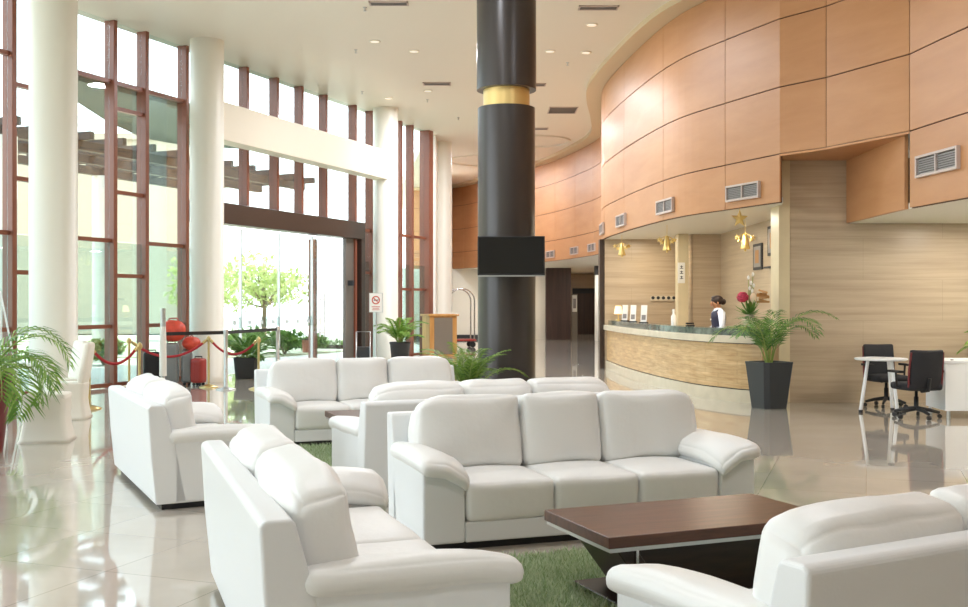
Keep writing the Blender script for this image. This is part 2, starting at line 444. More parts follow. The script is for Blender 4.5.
# far lower wall, panel and corridor
fw = MB().box(-3.4, 2.03, 45.0, 45.2, 0, 2.98).box(2.2, 2.6, 44.2, 45.2, 0, 2.98).box(-3.4, -3.2, 44, 55, 0, 2.98)
tag(fw.build('wall_back', M_WHITEPAINT), 'white wall below the far orange panels', 'wall', kind='structure')
MB().box(-3.2, 2.0, 44.9, 45.0, 0, .16).build('baseboard_back', M_INK)['kind'] = 'structure'
d3 = empty('door_3', (2.1, 45, 0), kind='structure')
MB().box(-.1, .12, 0, .1, 0, 2.98).build('door_panel', M_DOORFRAME, d3)
tag(MB().box(2.58, 3.62, 43.7, 44.2, 0, 2.98).build('wall_panel', M_BROWNPANEL), 'dark brown panelled wall beside the corridor', 'wall', kind='structure')
ce = MB().box(3.6, 9, 52, 52.2, 0, 2.98).box(3.5, 3.62, 44.2, 52, 0, 2.98).box(5.6, 5.8, 41.5, 52, 0, 2.98)
tag(ce.build('wall_corridor', M_WOOD), 'beige walls of the corridor behind the panels', 'wall', kind='structure')
d2 = empty('door_2', (5.0, 52, 0), kind='structure')
MB().box(-.62, .7, -.12, 0, 0, 2.25).build('door_frame', M_INK, d2)
MB().box(-.38, .6, -.16, -.12, 0, 2.0).build('door_panel', M_BROWNPANEL, d2)
t = empty('corridor_sign', (3.8, 44.05, 0), 0, 'small white sign board at the corridor entrance', 'sign')
MB().box(-.1, .1, -.02, .0, 1.15, 1.85).build('board', M_SIGN, t); MB().box(-.06, .06, -.026, -.02, 1.3, 1.7).build('print', M_VENT, t)
MB().box(-.12, .12, 0, .12, 0, 1.9).build('stand', M_GREYP, t)
tag(MB().prism([(-1.62,31.4),(-1.45,31.4),(-1.35,45.2),(-1.6,45.2)], 0, CEIL).build('wall_left', M_WHITEPAINT), 'cream side wall beyond the last white column', 'wall', kind='structure')

# ------------------------------------------------------------------ white columns and beam
COLS = [(-6.22,15.17,.33),(-5.33,20.2,.32),(-2.55,27.2,.325),(-1.34,33,.33)]
for i, (x, y, r) in enumerate(COLS):
    o = MB().lathe([(r+.02,0),(r+.02,.12),(r,.13),(r,CEIL)], x, y, 40).build('column', M_COLUMN)
    tag(o, ['round white column nearest the covered chairs','round white column by the luggage, holding the left end of the beam','round white column behind the no smoking sign','round white column behind the wooden podium'][i], 'column', 'white columns along the glass wall', 'structure')
a = Vector((-5.33,20.2)); b = Vector((-2.55,27.2)); d = (b-a).normalized(); n_ = Vector((-d.y,d.x))*.2
tag(MB().prism([tuple(a+n_),tuple(a-n_),tuple(b-n_),tuple(b+n_)], 4.68, 5.42).build('trim_6', M_BEAM, bevel=.01), 'cream beam spanning two white columns over the entrance', 'beam', kind='structure')

# ------------------------------------------------------------------ glass wall
GT = Vector((.3833,.9236)); GN = Vector((.9236,-.3833)); GANG = math.atan2(GT.y,GT.x)
def gpt(y): return Vector((glass_x(y), y))
MULS = [12.7,13.8,14.7,15.75,16.67,17.62,18.76,19.53,20.6,21.45,22.45,23.5,24.44,25.43,26.75,27.57,28.4,29.1,29.75,30.75]
WIDE = [5.46,2.62,1.09,.05]; NARROW = [5.0,3.5,2.0,.05] 
for i, y in enumerate(MULS):
    p = gpt(y); w = empty('window_%d' % (i+1), (p.x, p.y, 0), GANG, kind='structure')
    over = 21.3 < y < 26.6
    z0 = 3.56 if over else 0
    big = y > 30.5
    hw, hd = (.13,.16) if big else (.045,.11)
    MB().box(-hw, hw, -hd, hd, z0, CEIL).build('mullion', M_MULL, w, bevel=.008)
    if i == len(MULS)-1: continue
    L = (gpt(MULS[i+1])-p).length
    zs = WIDE if i % 2 else NARROW
    if i == 6: zs = [5.46]+zs
    if over: zs = [5.46]
    if y > 26.6: zs = [3.4,2.3,.05] if y < 28.5 else [3.4,1.9,.05]
    for z in zs:
        MB().box(hw, L-hw, -.05, .05, z-.035, z+.035).build('transom', M_MULL, w)
    zb = 3.56 if over else .02
    MB().box(hw, L-hw, -.008, .008, zb, 2.6 if zb < 1 else CEIL).build('pane', M_GLASSTEAL if zb < 1 else M_GLASS, w)
    if zb < 1: MB().box(hw, L-hw, -.008, .008, 2.62, CEIL).build('pane', M_GLASS, w)

# entrance
pd = gpt(21.0); L = (gpt(26.9)-pd).length
d1 = empty('door_1', (pd.x, pd.y, 0), GANG, kind='structure')
MB().box(-.1, L+.15, -.2, .2, 3.14, 3.57).build('header', M_DOORFRAME, d1, bevel=.01)
MB().box(L-.05, L+.15, -.2, .2, 0, 3.14).build('jamb', M_DOORFRAME, d1, bevel=.01)
MB().box(-.1, .06, -.1, .1, 0, 3.14).build('jamb', M_DOORFRAME, d1, bevel=.01)
MB().box(L-.62, L-.05, -.06, .02, .05, 3.14).build('side_panel', pbr('smoked_panel','#6a615a',rough=.15), d1)
MB().box(L-.5, L-.42, -.2, -.06, 1.95, 2.08).build('sensor', M_INK, d1)
for k, (x0, x1) in enumerate(((.1,1.55),(1.55,3.0),(3.0,4.4))):
    lf = MB().box(x0, x1, .06, .08, .02, 3.1).build('door_leaf', M_GLASS, d1)
    MB().box(x0, x1, .05, .058, .98, 1.2).build('frosted_band', glass_mat('frost_%d' % k, '#f1f6f6', .4), lf)
    lo = MB()
    for q in range(3):
        xc = x0+.25+q*.45
        lo.box(xc, xc+.1, .045, .05, 1.05, 1.13)
    lo.build('band_marks', pbr('band_mark_%d' % k, '#d3dfe3', rough=.6), lf)
    MB().box(x1-.012, x1+.012, .04, .1, .02, 3.1).build('edge_rail', M_STEEL, lf)
h = MB()
lf = MB().box(4.4, L-.62, .06, .08, .02, 3.1).build('door_leaf', M_GLASS, d1)
for x in (4.62, 4.82):
    h.tube([(x,-.02,.7),(x,-.02,1.75)], .022)
h.tube([(4.62,-.02,1.6),(4.82,-.02,1.6)], .02); h.tube([(4.62,-.02,.8),(4.82,-.02,.8)], .02)
h.build('handle', M_WHITE, lf)
MB().box(5.25, 5.34, .5, .7, 0, 3.1).build('outer_post', M_MULL, d1)
MB().box(5.9, 6.0, .9, 1.1, 0, 3.1).build('outer_post', M_MULL, d1)
# canopy slab outside at transom height
edge = [(-7.35,17.6),(-7.75,19.6),(-8.0,22.3),(-7.95,24.5),(-7.35,25.6),(-6.2,26.2),(-5,26.2)]
cp = MB().prism([(glass_x(17.6)-.13,17.6)] + edge + [(glass_x(26.2)-.13,26.2)], 5.36, 5.5)
tag(cp.build('entrance_canopy', M_CANOPY), 'dark green curved canopy jutting out over the entrance glass', 'canopy', kind='structure')

# ------------------------------------------------------------------ dark column with screen
CX, CY = .31, 14.5
dc = empty('dark_column', (CX,CY,0), 0, 'thick dark round column with a gold band', 'column', kind='structure')
MB().lathe([(.395,0),(.395,4.19)], 0, 0, 48).build('lower_shaft', M_BLACKCOL, dc)
MB().lathe([(.32,4.18),(.32,4.46)], 0, 0, 48).build('gold_band', M_GOLD, dc)
MB().lathe([(.41,4.44),(.41,CEIL)], 0, 0, 48).build('upper_shaft', M_BLACKCOL, dc)
tv = empty('television', (.36,13.9,2.13), R(-2), 'flat black screen mounted on the dark round column', 'television')
MB().box(-.445,.445,-.03,.03,-.26,.26).build('casing', M_BLACKP, tv, bevel=.008)
MB().box(-.43,.43,-.034,-.03,-.235,.245).build('screen', M_SCREEN, tv)
MB().box(-.44,.44,-.037,.02,-.272,-.258).build('bottom_strip', M_STEEL, tv)
MB().box(-.15,.15,.03,.22,-.12,.12).build('bracket', M_BLACKP, tv)

# ------------------------------------------------------------------ sofas
def lean(M): return M
def make_sofa(n, sw, label, loc, rz, seed=0, drop=0):
    random.seed(seed)
    W = .27; SW = n*sw; L2 = SW/2+W
    t = empty('sofa', (loc[0],loc[1],0), rz, label, 'sofa')
    MB().box(-L2+.05, L2-.05, -.39, .38, 0, .05).build('plinth', M_BLACKP, t)
    fr = MB()
    prof = [(.20,.045),(.43,.045),(.465,.40),(.485,.745),(.465,.765),(.375,.765),(.36,.745),(.27,.42)]
    vs = [(-L2,y,z) for y,z in prof]+[(L2,y,z) for y,z in prof]; k=len(prof)
    fs = [tuple(range(k-1,-1,-1)), tuple(range(k,2*k))]+[(i,(i+1)%k,k+(i+1)%k,k+i) for i in range(k)]
    fr.add(vs, [f[::-1] for f in fs])
    fr.build('back_frame', M_LEATHER, t, bevel=.022, seg=3)
    MB().box(-SW/2, SW/2, -.425, .22, .045, .17).build('front_rail', M_LEATHER, t, bevel=.012)
    for sd in (-1, 1):
        a = MB(); xo = sd*L2; xi = sd*(L2-W)
        poly = [(xo,.045),(xo,.505),(xi,.43),(xi,.045)]
        vs = [(x,-.43,z) for x,z in poly]+[(x,.30,z) for x,z in poly]
        fs = [(0,1,2,3),(7,6,5,4)]+[(i,4+i,4+(i+1)%4,(i+1)%4) for i in range(4)]
        if sd > 0: fs = [f[::-1] for f in fs]
        a.add(vs, [f[::-1] for f in fs])
        arm = a.build('arm', M_LEATHER, t, bevel=.018, seg=3)
        p = MB()
        def shp(q, u, sd=sd):
            fwd = max(0, -u[1])            # towards the front the pad slumps and swells
            q.z -= .02*fwd**4 + .05*fwd**3*max(0,-u[0]*sd)
            q.z -= .03*max(0,-u[0]*sd)
            return q
        p.soft((.325,.82,.1), .046, (.008,.012,.022), T(xo-sd*.14, -.075, .515) @ RY(sd*-8), n=9, wr=.007, seed=seed+sd, shape=shp)
        p.build('arm_pad', M_CUSH, arm)
    for i in range(n):
        x = -SW/2+sw*(i+.5)
        MB().soft((sw-.005,.72,.24), .04, (0,.01,.022), T(x,-.08,.288), n=8, wr=.006, seed=seed+i).build('seat_cushion', M_CUSH, t)
        x0, x1 = x-sw/2, x+sw/2; sp = W-.10; ol = i == 0; orr = i == n-1
        if ol: x0 -= sp
        if orr: x1 += sp
        bw = x1-x0; bx = (x0+x1)/2
        def bsh(q, u, ol=ol, orr=orr):
            q.y -= .03*max(0,u[2])**2
            e = (max(0,-u[0])**4 if ol else 0)+(max(0,u[0])**4 if orr else 0)
            q.z -= .055*e*max(0,u[2]); q.x *= 1-.06*max(0,u[2])*(1 if (ol or orr) else 0)*abs(u[0])**2*(1 if (u[0]<0 and ol) or (u[0]>0 and orr) else 0)
            return q
        MB().soft((bw-.002,.2,.485), .055, (.003,.05,.014), T(bx,.232,.625-drop) @ RX(-12), n=10, wr=.013, seed=seed+5+i, shape=bsh).build('back_cushion', M_CUSH, t)
    return t
def sofa_from(cor, th, du, dv):
    c, s = math.cos(R(th)), math.sin(R(th)); return (cor[0]+c*du-s*dv, cor[1]+s*du+c*dv)
# centre three-seater (seat front-left corner given)
p = sofa_from((-.125,6.37), 19, .9, .43); make_sofa(3,.59,'white three-seat sofa facing the near coffee table, empty, arms both visible',p,R(19),1)
p = sofa_from((-1.98,11.0), 22, .9, .43); make_sofa(3,.6,'white three-seat sofa facing the viewer in the rear group, near the podium',p,R(22),2)
p = sofa_from((-.884,7.8), 24, 1.17, .485); 
make_sofa(3,.6,'white three-seat sofa placed back to back behind the near three-seater',p,R(24+180),3)
p = sofa_from((.905,2.93), 28.6, 1.17, .485); make_sofa(3,.6,'white sofa with its back nearest the camera, beyond it the walnut table',p,R(28.6+180),4,.02)
# two-seaters: far back-bottom corner, back runs towards the camera
def two(corner, th, label, seed, sw=.77):
    c, s = math.cos(R(th)), math.sin(R(th)); L = 2*sw+.54
    d1v = Vector((c,s)); d2v = Vector((-s,c))
    q = Vector(corner) - d2v*(L/2) + d1v*.42
    make_sofa(2,sw,label,(q.x,q.y),R(th+90),seed)
two((-1.46,5.66), 20, 'white two-seat sofa seen from behind at the end of the near coffee table', 5, .845)
two((-3.32,9.46), 27, 'white two-seat sofa seen from behind at the end of the rear group', 6, .79)

# ------------------------------------------------------------------ coffee tables and rugs
def coffee_table(loc, th, label):
    t = empty('coffee_table', (loc[0],loc[1],0), R(th), label, 'coffee table', 'walnut coffee tables')
    MB().box(-.65,.65,-.355,.355,.365,.42).build('table_top', M_WALNUT, t, bevel=.004)
    MB().box(-.64,.64,-.345,.345,.345,.366).build('edge_strip', M_STEEL, t)
    def trap(x0,x1,x2,x3,y0,y1,z0,z1):
        return MB().add([(x0,y0,z1),(x1,y0,z1),(x2,y0,z0),(x3,y0,z0),(x0,y1,z1),(x1,y1,z1),(x2,y1,z0),(x3,y1,z0)],
            [(0,3,2,1),(4,5,6,7),(0,1,5,4),(1,2,6,5),(2,3,7,6),(3,0,4,7)])
    trap(-.44,.56,.34,-.22,-.16,.28,.05,.345).build('pedestal', M_DARKWOOD, t, bevel=.004)
    trap(-.56,-.455,-.235,-.34,-.24,.22,.05,.345).build('side_fin', M_DARKWOOD, t, bevel=.004)
    MB().box(-.452,-.438,-.262,-.24,.05,.345).build('metal_strip', M_CHROME, t)
    MB().box(-.5,.5,-.3,.3,.012,.05).build('base_plate', M_DARKWOOD, t, bevel=.004)
    MB().box(-.506,.506,-.306,.306,.02,.045).build('base_edge', M_CHROME, t)
    return t
coffee_table((1.05,5.41), 21.6, 'dark walnut coffee table on the green rug in front of the near sofas')
coffee_table((-.866,10.465), 21.6, 'dark walnut coffee table mostly hidden between the rear sofas')
def rug(loc, th, L, W, label, n, seed):
    random.seed(seed)
    t = empty('rug', (loc[0],loc[1],0), R(th), label, 'rug', 'green shag rugs')
    MB().box(-L/2,L/2,-W/2,W/2,.0,.012).build('backing', M_RUGB, t)
    m = MB()
    vs=[]; fs=[]
    for i in range(n):
        x=random.uniform(-L/2,L/2); y=random.uniform(-W/2,W/2)
        if abs(x)<.515 and abs(y)<.315: continue
        a=random.uniform(0,PI); h_=random.uniform(.02,.055); wd=random.uniform(.004,.009)
        dx,dy=math.cos(a)*wd,math.sin(a)*wd; lx,ly=random.gauss(0,.02),random.gauss(0,.02)
        o=len(vs); vs += [(x-dx,y-dy,.01),(x+dx,y+dy,.01),(x+lx,y+ly,.01+h_)]; fs.append((o,o+1,o+2))
    m.add(vs,fs); m.build('pile', M_RUG, t)['kind']='stuff'
rug((1.05,5.41), 21.6, 2.6, 2.0, 'green shag rug under the near walnut coffee table', 42000, 1)
rug((-.9,10.35), 21.6, 2.2, 1.75, 'green shag rug under the rear coffee table', 16000, 2)

# ------------------------------------------------------------------ reception desk
DESK = Path(catmull([(2.80,24.15),(2.85,21.8),(3.02,19.5),(3.2,18),(3.45,16.8),(3.87,15.93),(4.15,15.68)], 10))
dk = empty('reception_desk', (3.4,19,0), 0, 'long curved reception desk with pale wood front and dark granite counter', 'reception desk')
def dpart(name, mat, o0, o1, z0, z1, s1=None):
    m = MB(); DESK.ribbon(m, 0, s1 or DESK.L, o0, o1, z0, z1, .18)
    for i in range(len(m.v)): m.v[i] = m.v[i]-Vector((3.4,19,0))
    return m.build(name, mat, dk)
dpart('plinth', M_LEDGE, 0, .55, 0, .19)
dpart('shadow_gap', M_INK, .035, .5, .19, .205)  # dark strip coloured in for the shadow line below the wood
dpart('front_panel', M_DESKWOOD, .02, .5, .205, .885)
dpart('shadow_gap', M_INK, .035, .5, .885, .9)
dpart('ledge', M_LEDGE, -.05, .42, .9, 1.01)
dpart('counter_top', M_GRANITE, .06, .42, 1.01, 1.115)
dpart('work_surface', M_DESKWOOD, .42, .8, .70, .74, DESK.L-.5)

# items on the counter
def on_counter(s, o=.24): return DESK.off(s, o)
p = on_counter(.35)
t = empty('table_lamp', (p.x,p.y,1.115), 0, 'small lamp with warm shade at the far end of the counter', 'lamp')
MB().lathe([(.06,0),(.06,.02),(.015,.03),(.015,.16)],0,0,16).build('base', M_BRASS, t)
MB().lathe([(.1,.15),(.065,.33)],0,0,20).build('lamp_shade', M_LAMP, t)
for k in range(3):
    p = on_counter(1.3+k*1.05)
    t = empty('brochure_stand', (p.x,p.y,1.115), R(-20), ['white brochure stand nearest the small lamp','white brochure stand in the middle of three on the counter','white brochure stand farthest from the small lamp, of three on the counter'][k], 'brochure stand', 'brochure stands on the counter')
    MB().box(-.06,.06,-.01,.01,0,.36,T() @ RX(-14)).build('leaflet', M_SIGN, t)
    MB().box(-.04,.04,-.014,-.01,.06,.16,T() @ RX(-14)).build('print', M_VENT, t)
    MB().box(-.08,.08,-.06,.09,0,.02).build('base', M_INK, t)
p = on_counter(5.6)
t = empty('bottle', (p.x,p.y,1.115), 0, 'slim white bottle standing on the reception counter', 'bottle')
MB().lathe([(.045,0),(.045,.16),(.02,.2),(.02,.24)],0,0,16).build('body', M_SIGN, t)
MB().lathe([(.024,.24),(.024,.285)],0,0,12).build('cap', M_SIGN, t)
for k, s_ in enumerate((6.3,)):
    p = on_counter(s_, .3)
    t = empty('stapler', (p.x,p.y,1.115), R(30), 'small black gadget beside the white bottle on the counter', 'stapler')
    MB().box(-.08,.08,-.025,.025,0,.02).build('base', M_INK, t); MB().box(-.08,.07,-.02,.02,.03,.06).build('top_arm', M_INK, t)
p = on_counter(8.4,.2)
t = empty('flower_vase', (p.x,p.y,1.115), 0, 'flower arrangement with a red rose and white buds on the reception counter', 'flowers')
random.seed(7)
MB().lathe([(.07,0),(.1,.05),(.09,.14),(.06,.2),(.07,.22)],0,0,20).build('vase', M_LEDGE, t)
ros = MB()
for k in range(34):
    a=k*2.4; e=1.35-2.3*k/34; rr=.06
    c_=(-.12+rr*math.cos(e)*math.cos(a), -.06+rr*math.cos(e)*math.sin(a), .47+rr*math.sin(e))
    ros.soft((.085,.012,.075),.0055,(0,.014,0),T(*c_) @ RZ(math.degrees(a)+90) @ RX(math.degrees(-e)*.8+28),n=2)
ros.ball((-.12,-.06,.47),.045)
ros.build('rose', M_ROSE, t)
st = MB(); bd = MB()
for k,(x,h_) in enumerate(((-.02,.78),(.02,.7),(.05,.83),(.0,.62),(.04,.58),(.06,.66))):
    st.tube([(0,0,.2),(x*.6,0,.45),(x,-.01,h_)], .005, 6); bd.ball((x,-.01,h_),.026,10,sq=(.8,.8,1.3))
st.tube([(0,0,.2),(-.1,-.05,.46)],.006,6); st.tube([(0,0,.2),(.04,-.03,.45)],.006,6); st.tube([(0,0,.2),(.16,-.03,.46)],.006,6)
st.build('stems', M_STEM, t); bd.build('white_buds', M_SIGN, t)
MB().ball((.045,-.04,.47),.062,14,sq=(.8,.8,1.25)).build('cream_bloom', M_CREAMFL, t)
dr=MB()
for k in range(9):
    dr.soft((.2,.016,.03),.007,(0,0,0),T(.2,-.02,.47+.02*k-.06) @ RZ(k*37) @ RY(12*math.sin(k)),n=2)
dr.build('dried_leaves', M_PEACH, t)
lv=MB()
for k in range(70):
    a=random.uniform(0,2*PI); e=random.uniform(-.2,1.1); l=random.uniform(.15,.34)
    d_=Vector((math.cos(a)*math.cos(e),math.sin(a)*math.cos(e),math.sin(e))); s_=d_.cross(Vector((0,0,1))).normalized()*.022
    b_=Vector((0,0,.2)); m_=b_+d_*l*.55; e_=b_+d_*l
    lv.add([b_,m_-s_,e_,m_+s_],[(0,1,2,3)])
lv.build('foliage', M_PALMD, t)

# wall pictures, strip and signs
for k,(y,z,hh,lab) in enumerate(((19.3,2.36,.24,'framed picture lower of the two on the reception side wall'),(18.3,2.60,.26,'framed picture higher of the two on the reception side wall'))):
    t=empty('picture_frame',(5.05,y,z),0,lab,'picture','framed pictures by the reception')
    MB().box(-.03,0,-.3,.3,-hh,hh).build('frame', M_INK, t); MB().box(-.034,-.03,-.24,.24,-hh+.05,hh-.05).build('print', M_VENT, t)
    MB().box(-.037,-.034,-.12,.12,-hh+.12,hh-.12).build('portrait', M_PEACH, t)
t=empty('wall_shelf',(5.05,17.9,2.12),0,'thin dark shelf on the reception side wall','shelf')
MB().box(-.1,0,-.7,.7,0,.03).build('board', M_INK, t); MB().box(-.06,0,-.5,-.47,-.08,0).build('bracket', M_INK, t)
t=empty('clock_strip',(4.13,24.2,1.62),0,'pale horizontal strip with five dark marks on the reception back wall','wall strip')
MB().box(-.3,.3,-.03,0,-.055,.055).build('board', M_LEDGE, t)
for k in range(5): MB().lathe([(.038,0),(.038,.012)],0,0,16,T(-.24+.12*k,-.03,.01) @ RX(90)).build('dial', M_INK, t)
t=empty('pillar_sign',(4.19,22.3,2.15),0,'upright white sign with dark symbols on the light pillar','sign')
MB().box(-.075,.075,-.03,0,-.22,.22).build('board', M_SIGN, t, bevel=.01)
for k in range(3):
    z=.12-.11*k; g=MB()
    g.box(-.035,.035,-.034,-.03,z-.03,z-.018).box(-.008,.008,-.034,-.03,z-.03,z+.035).box(-.028,.028,-.034,-.03,z+.01,z+.022)
    g.build('symbol', M_INK, t)
# hanging gold decorations
def star5(mb, c, r, M):
    pts=[]
    for k in range(10):
        a=PI/2+k*PI/5; q=r if k%2==0 else r*.42; pts.append((c[0]+q*math.cos(a),c[2]+q*math.sin(a)))
    vs=[(x,c[1],z) for x,z in pts]+[(c[0],c[1]-.02,c[2]),(c[0],c[1]+.02,c[2])]
    fs=[(k,(k+1)%10,10) for k in range(10)]+[((k+1)%10,k,11) for k in range(10)]
    mb.add(vs,fs,False,M)
def ornament(loc, lab, kind, s=1):
    t=empty('hanging_ornament',loc,0,lab,'ornament','gold ornaments hanging over the reception')
    top=2.98-loc[2]
    MB().tube([(0,0,.05),(0,0,top)],.004,6).build('string', M_GOLDSH, t)
    if kind=='star':
        m=MB(); star5(m,(0,0,0),.15*s,T() @ RZ(15)); m.build('star', M_GOLDSH, t)
    else:
        MB().lathe([(.01,.1),(.03,.08),(.05,0),(.065,-.1),(.085,-.17),(.08,-.18),(.02,-.18),(.02,-.22)],0,0,16).build('bell', M_GOLDSH, t)
        for k in range(4):
            m=MB(); a=k*PI/2+.4; star5(m,(.17*math.cos(a),.17*math.sin(a),.02*(-1)**k),.06,None); m.build('small_star', M_GOLDSH, t)
        m=MB()
        for k in range(4):
            a=k*PI/2+.4; m.tube([(0,0,.1),(.17*math.cos(a),.17*math.sin(a),.03)],.005,6)
        m.build('wires', M_GOLDSH, t)
ornament((3.98,16.35,2.82),'gold star hanging under the vented orange wall over the flower end of the counter','star')
ornament((3.45,19.8,2.68),'gold bell with small stars hanging left of the light pillar','bell')
ornament((2.98,22.7,2.72),'gold bell ornament hanging nearest the dark end post of the reception','bell')
ornament((4.5,18.1,2.62),'gold bell ornament hanging behind the gold star','bell')

# ------------------------------------------------------------------ vents
def wall_vent(path, s, z, lab, w=.84, h_=.25):
    p=path.off(s,-.0); tn=path.tan(s)
    t=empty('air_vent',(p.x,p.y,z),math.atan2(tn.y,tn.x)+PI,lab,'air vent','air vents along the orange wall')
    # local +x runs along the wall, local +y points to the room side
    sg=1
    m=MB()
    for (x0,x1,z0,z1) in ((-w/2,w/2,h_/2-.03,h_/2),(-w/2,w/2,-h_/2,-h_/2+.03),(-w/2,-w/2+.03,-h_/2+.03,h_/2-.03),(w/2-.03,w/2,-h_/2+.03,h_/2-.03),(-.012,.012,-h_/2+.03,h_/2-.03)):
        m.box(x0,x1,0,.05,z0,z1)
    m.build('frame', M_VENTF, t)
    m=MB()
    for k in range(7):
        z0=-h_/2+.035+k*(h_-.07)/7; m.box(-w/2+.03,w/2-.03,.012,.03,z0,z0+.016,)
    m.build('grille', M_VENT, t)
    MB().box(-w/2+.02,w/2-.02,.004,.012,-h_/2+.02,h_/2-.02).build('duct', M_VENTD, t)
for s_,lab in ((32.2,'grey air vent on the orange wall above the gold star'),(29.65,'grey air vent on the orange wall above the gold bell'),(26.46,'grey air vent on the orange wall above the clock strip'),(24.0,'grey air vent seen edge-on above the dark end post'),
            (15.9,'far grey air vent nearest the reception bulge'),(13.9,'middle one of the far grey air vents above the corridor'),(11.3,'far grey air vent just right of the black screen')):
    wall_vent(WALL_A, s_, 3.22, lab)
wall_vent(WALL_C,.7,3.2,'grey air vent on the orange wall right of the wood wall corner',w=.95,h_=.27)

def ceiling_vent(x,y,lab,w,d_):
    t=empty('ceiling_vent',(x,y,CEIL),0,lab,'ceiling vent','ceiling air vents')
    m=MB()
    m.box(-w/2,w/2,-d_/2,-d_/2+.03,-.02,0).box(-w/2,w/2,d_/2-.03,d_/2,-.02,0).box(-w/2,-w/2+.03,-d_/2,d_/2,-.02,0).box(w/2-.03,w/2,-d_/2,d_/2,-.02,0)
    m.build('frame', M_VENTF, t); MB().box(-w/2+.02,w/2-.02,-d_/2+.02,d_/2-.02,-.008,0).build('duct', M_VENTD, t)
    m=MB()
    k=0
    while -d_/2+.06+k*.06 < d_/2-.03: m.box(-w/2+.03,w/2-.03,-d_/2+.06+k*.06,-d_/2+.075+k*.06,-.018,-.004); k+=1
    m.build('grille', M_VENT, t)
for x,y,lab,w,d_ in ((-1.60,17.65,'dark ceiling vent left of the dark column, top of the picture',.66,.22),(-1.08,24.1,'dark ceiling vent left of the gold band',.64,.3),(1.95,17.9,'dark ceiling vent right of the dark column, top of the picture',.68,.25),(2.05,27.4,'square ceiling vent near the orange wall bend',.75,.9),(1.15,24.2,'ceiling vent just right of the gold band',.55,.3),(1.6,30.3,'small ceiling vent beside the far ceiling ring',.5,.3)):
    ceiling_vent(x,y,lab,w,d_)
for k,(x,y) in enumerate(((-1.4,21.0),(-1.33,24.9),(-2.35,25.8),(1.32,21.0),(2.05,21.1),(1.95,19.0),(-2.1,20.2),(.9,26.5))):
    t=empty('downlight',(x,y,CEIL),0,'round recessed downlight in the cream ceiling','downlight','recessed ceiling downlights')
    MB().lathe([(.11,0),(.11,-.015),(.085,-.015)],0,0,24).build('ring', M_CEIL, t); MB().lathe([(.083,-.012),(.083,-.017)],0,0,24).build('lens', M_DIFF, t)
for k,(x,y) in enumerate(((-2.55,20.9),(-2.9,25.0),(-2.03,17.9),(-1.4,26.0),(-.7,28.5),(1.75,22))):
    t=empty('sprinkler',(x,y,CEIL),0,'tiny fire sprinkler head on the cream ceiling','sprinkler','ceiling sprinklers')
    MB().lathe([(.035,0),(.035,-.01),(.012,-.015),(.012,-.06)],0,0,12).build('body', M_STEEL, t); MB().lathe([(.028,-.06),(.028,-.066)],0,0,12).build('deflector', M_STEEL, t)

# ------------------------------------------------------------------ plants
def fronds(mb, st, base, n, L, seed, spread=(0,2*PI), elev=(55,85), droop=1.5, lw=.013, ll=.24, zup=0):
    random.seed(seed)
    for i in range(n):
        az=spread[0]+(spread[1]-spread[0])*(i+random.uniform(-.3,.3))/n; el=R(random.uniform(*elev)); l=L*random.uniform(.72,1.1)
        pts=[]; p=Vector(base)+Vector((math.cos(az)*.03,math.sin(az)*.03,0)); N=14
        dr=droop*random.uniform(.75,1.2)
        for k in range(N+1):
            pts.append(p.copy()); tt=k/N; e=el-dr*tt**1.6
            p=p+Vector((math.cos(az)*math.cos(e),math.sin(az)*math.cos(e),math.sin(e)))*(l/N)
        st.tube(pts,[.009*(1-.8*k/N)+.0015 for k in range(N+1)],5,False)
        K=22
        for k in range(K):
            tt=.22+.78*k/(K-1); q=tt*N; a=min(int(q),N-1); pt=pts[a].lerp(pts[a+1],q-a); tg=(pts[a+1]-pts[a]).normalized()
            side=tg.cross(Vector((0,0,1)));
            if side.length<1e-3: side=Vector((1,0,0))
            side.normalize(); up=side.cross(tg)
            fl=ll*(math.sin(PI*(.18+.74*tt))**.8)*random.uniform(.85,1.1)*L
            for sg in (-1,1):
                d_=(tg*.75+side*sg*.8+up*.12).normalized(); m_=pt+d_*fl*.5+Vector((0,0,-.0)); e_=pt+d_*fl+Vector((0,0,-.28*fl)); wv=tg.cross(d_).cross(d_).normalized()*lw
                mb.add([pt,m_-wv,e_,m_+wv],[(0,1,2,3)])
def potted_palm(name,loc,label,pot,n,L,seed,leaf=M_PALM,group=None,**kw):
    t=empty(name,(loc[0],loc[1],0),0,label,'potted plant',group)
    zt=pot(t)
    a,b_=MB(),MB(); fronds(a,b_,(0,0,zt-.03),n,L,seed,**kw)
    b_.build('stems', M_STEM, t); a.build('fronds', leaf, t)
    return t
def pot_square(w0,w1,h_,rz=0):
    def f_(t):
        m=MB(); c=.06
        def ring(w,z): return [(-w+c,-w,z),(w-c,-w,z),(w,-w+c,z),(w,w-c,z),(w-c,w,z),(-w+c,w,z),(-w,w-c,z),(-w,-w+c,z)]
        R_=[ring(w0,0),ring(w1*.985,h_-.03),ring(w1,h_-.03),ring(w1,h_),ring(w1-.03,h_),ring(w1-.04,h_-.08)]
        vs=[p for r in R_ for p in r]; fs=[(7,6,5,4,3,2,1,0)]
        for i in range(len(R_)-1):
            for k in range(8):
                k2=(k+1)%8; fs.append((i*8+k,i*8+k2,(i+1)*8+k2,(i+1)*8+k))
        m.add(vs,fs,False,RZ(rz)); m.build('pot', M_POT, t)
        MB().box(-w1+.05,w1-.05,-w1+.05,w1-.05,h_-.1,h_-.07,RZ(rz)).build('soil', M_SOIL, t)
        return h_-.05
    return f_
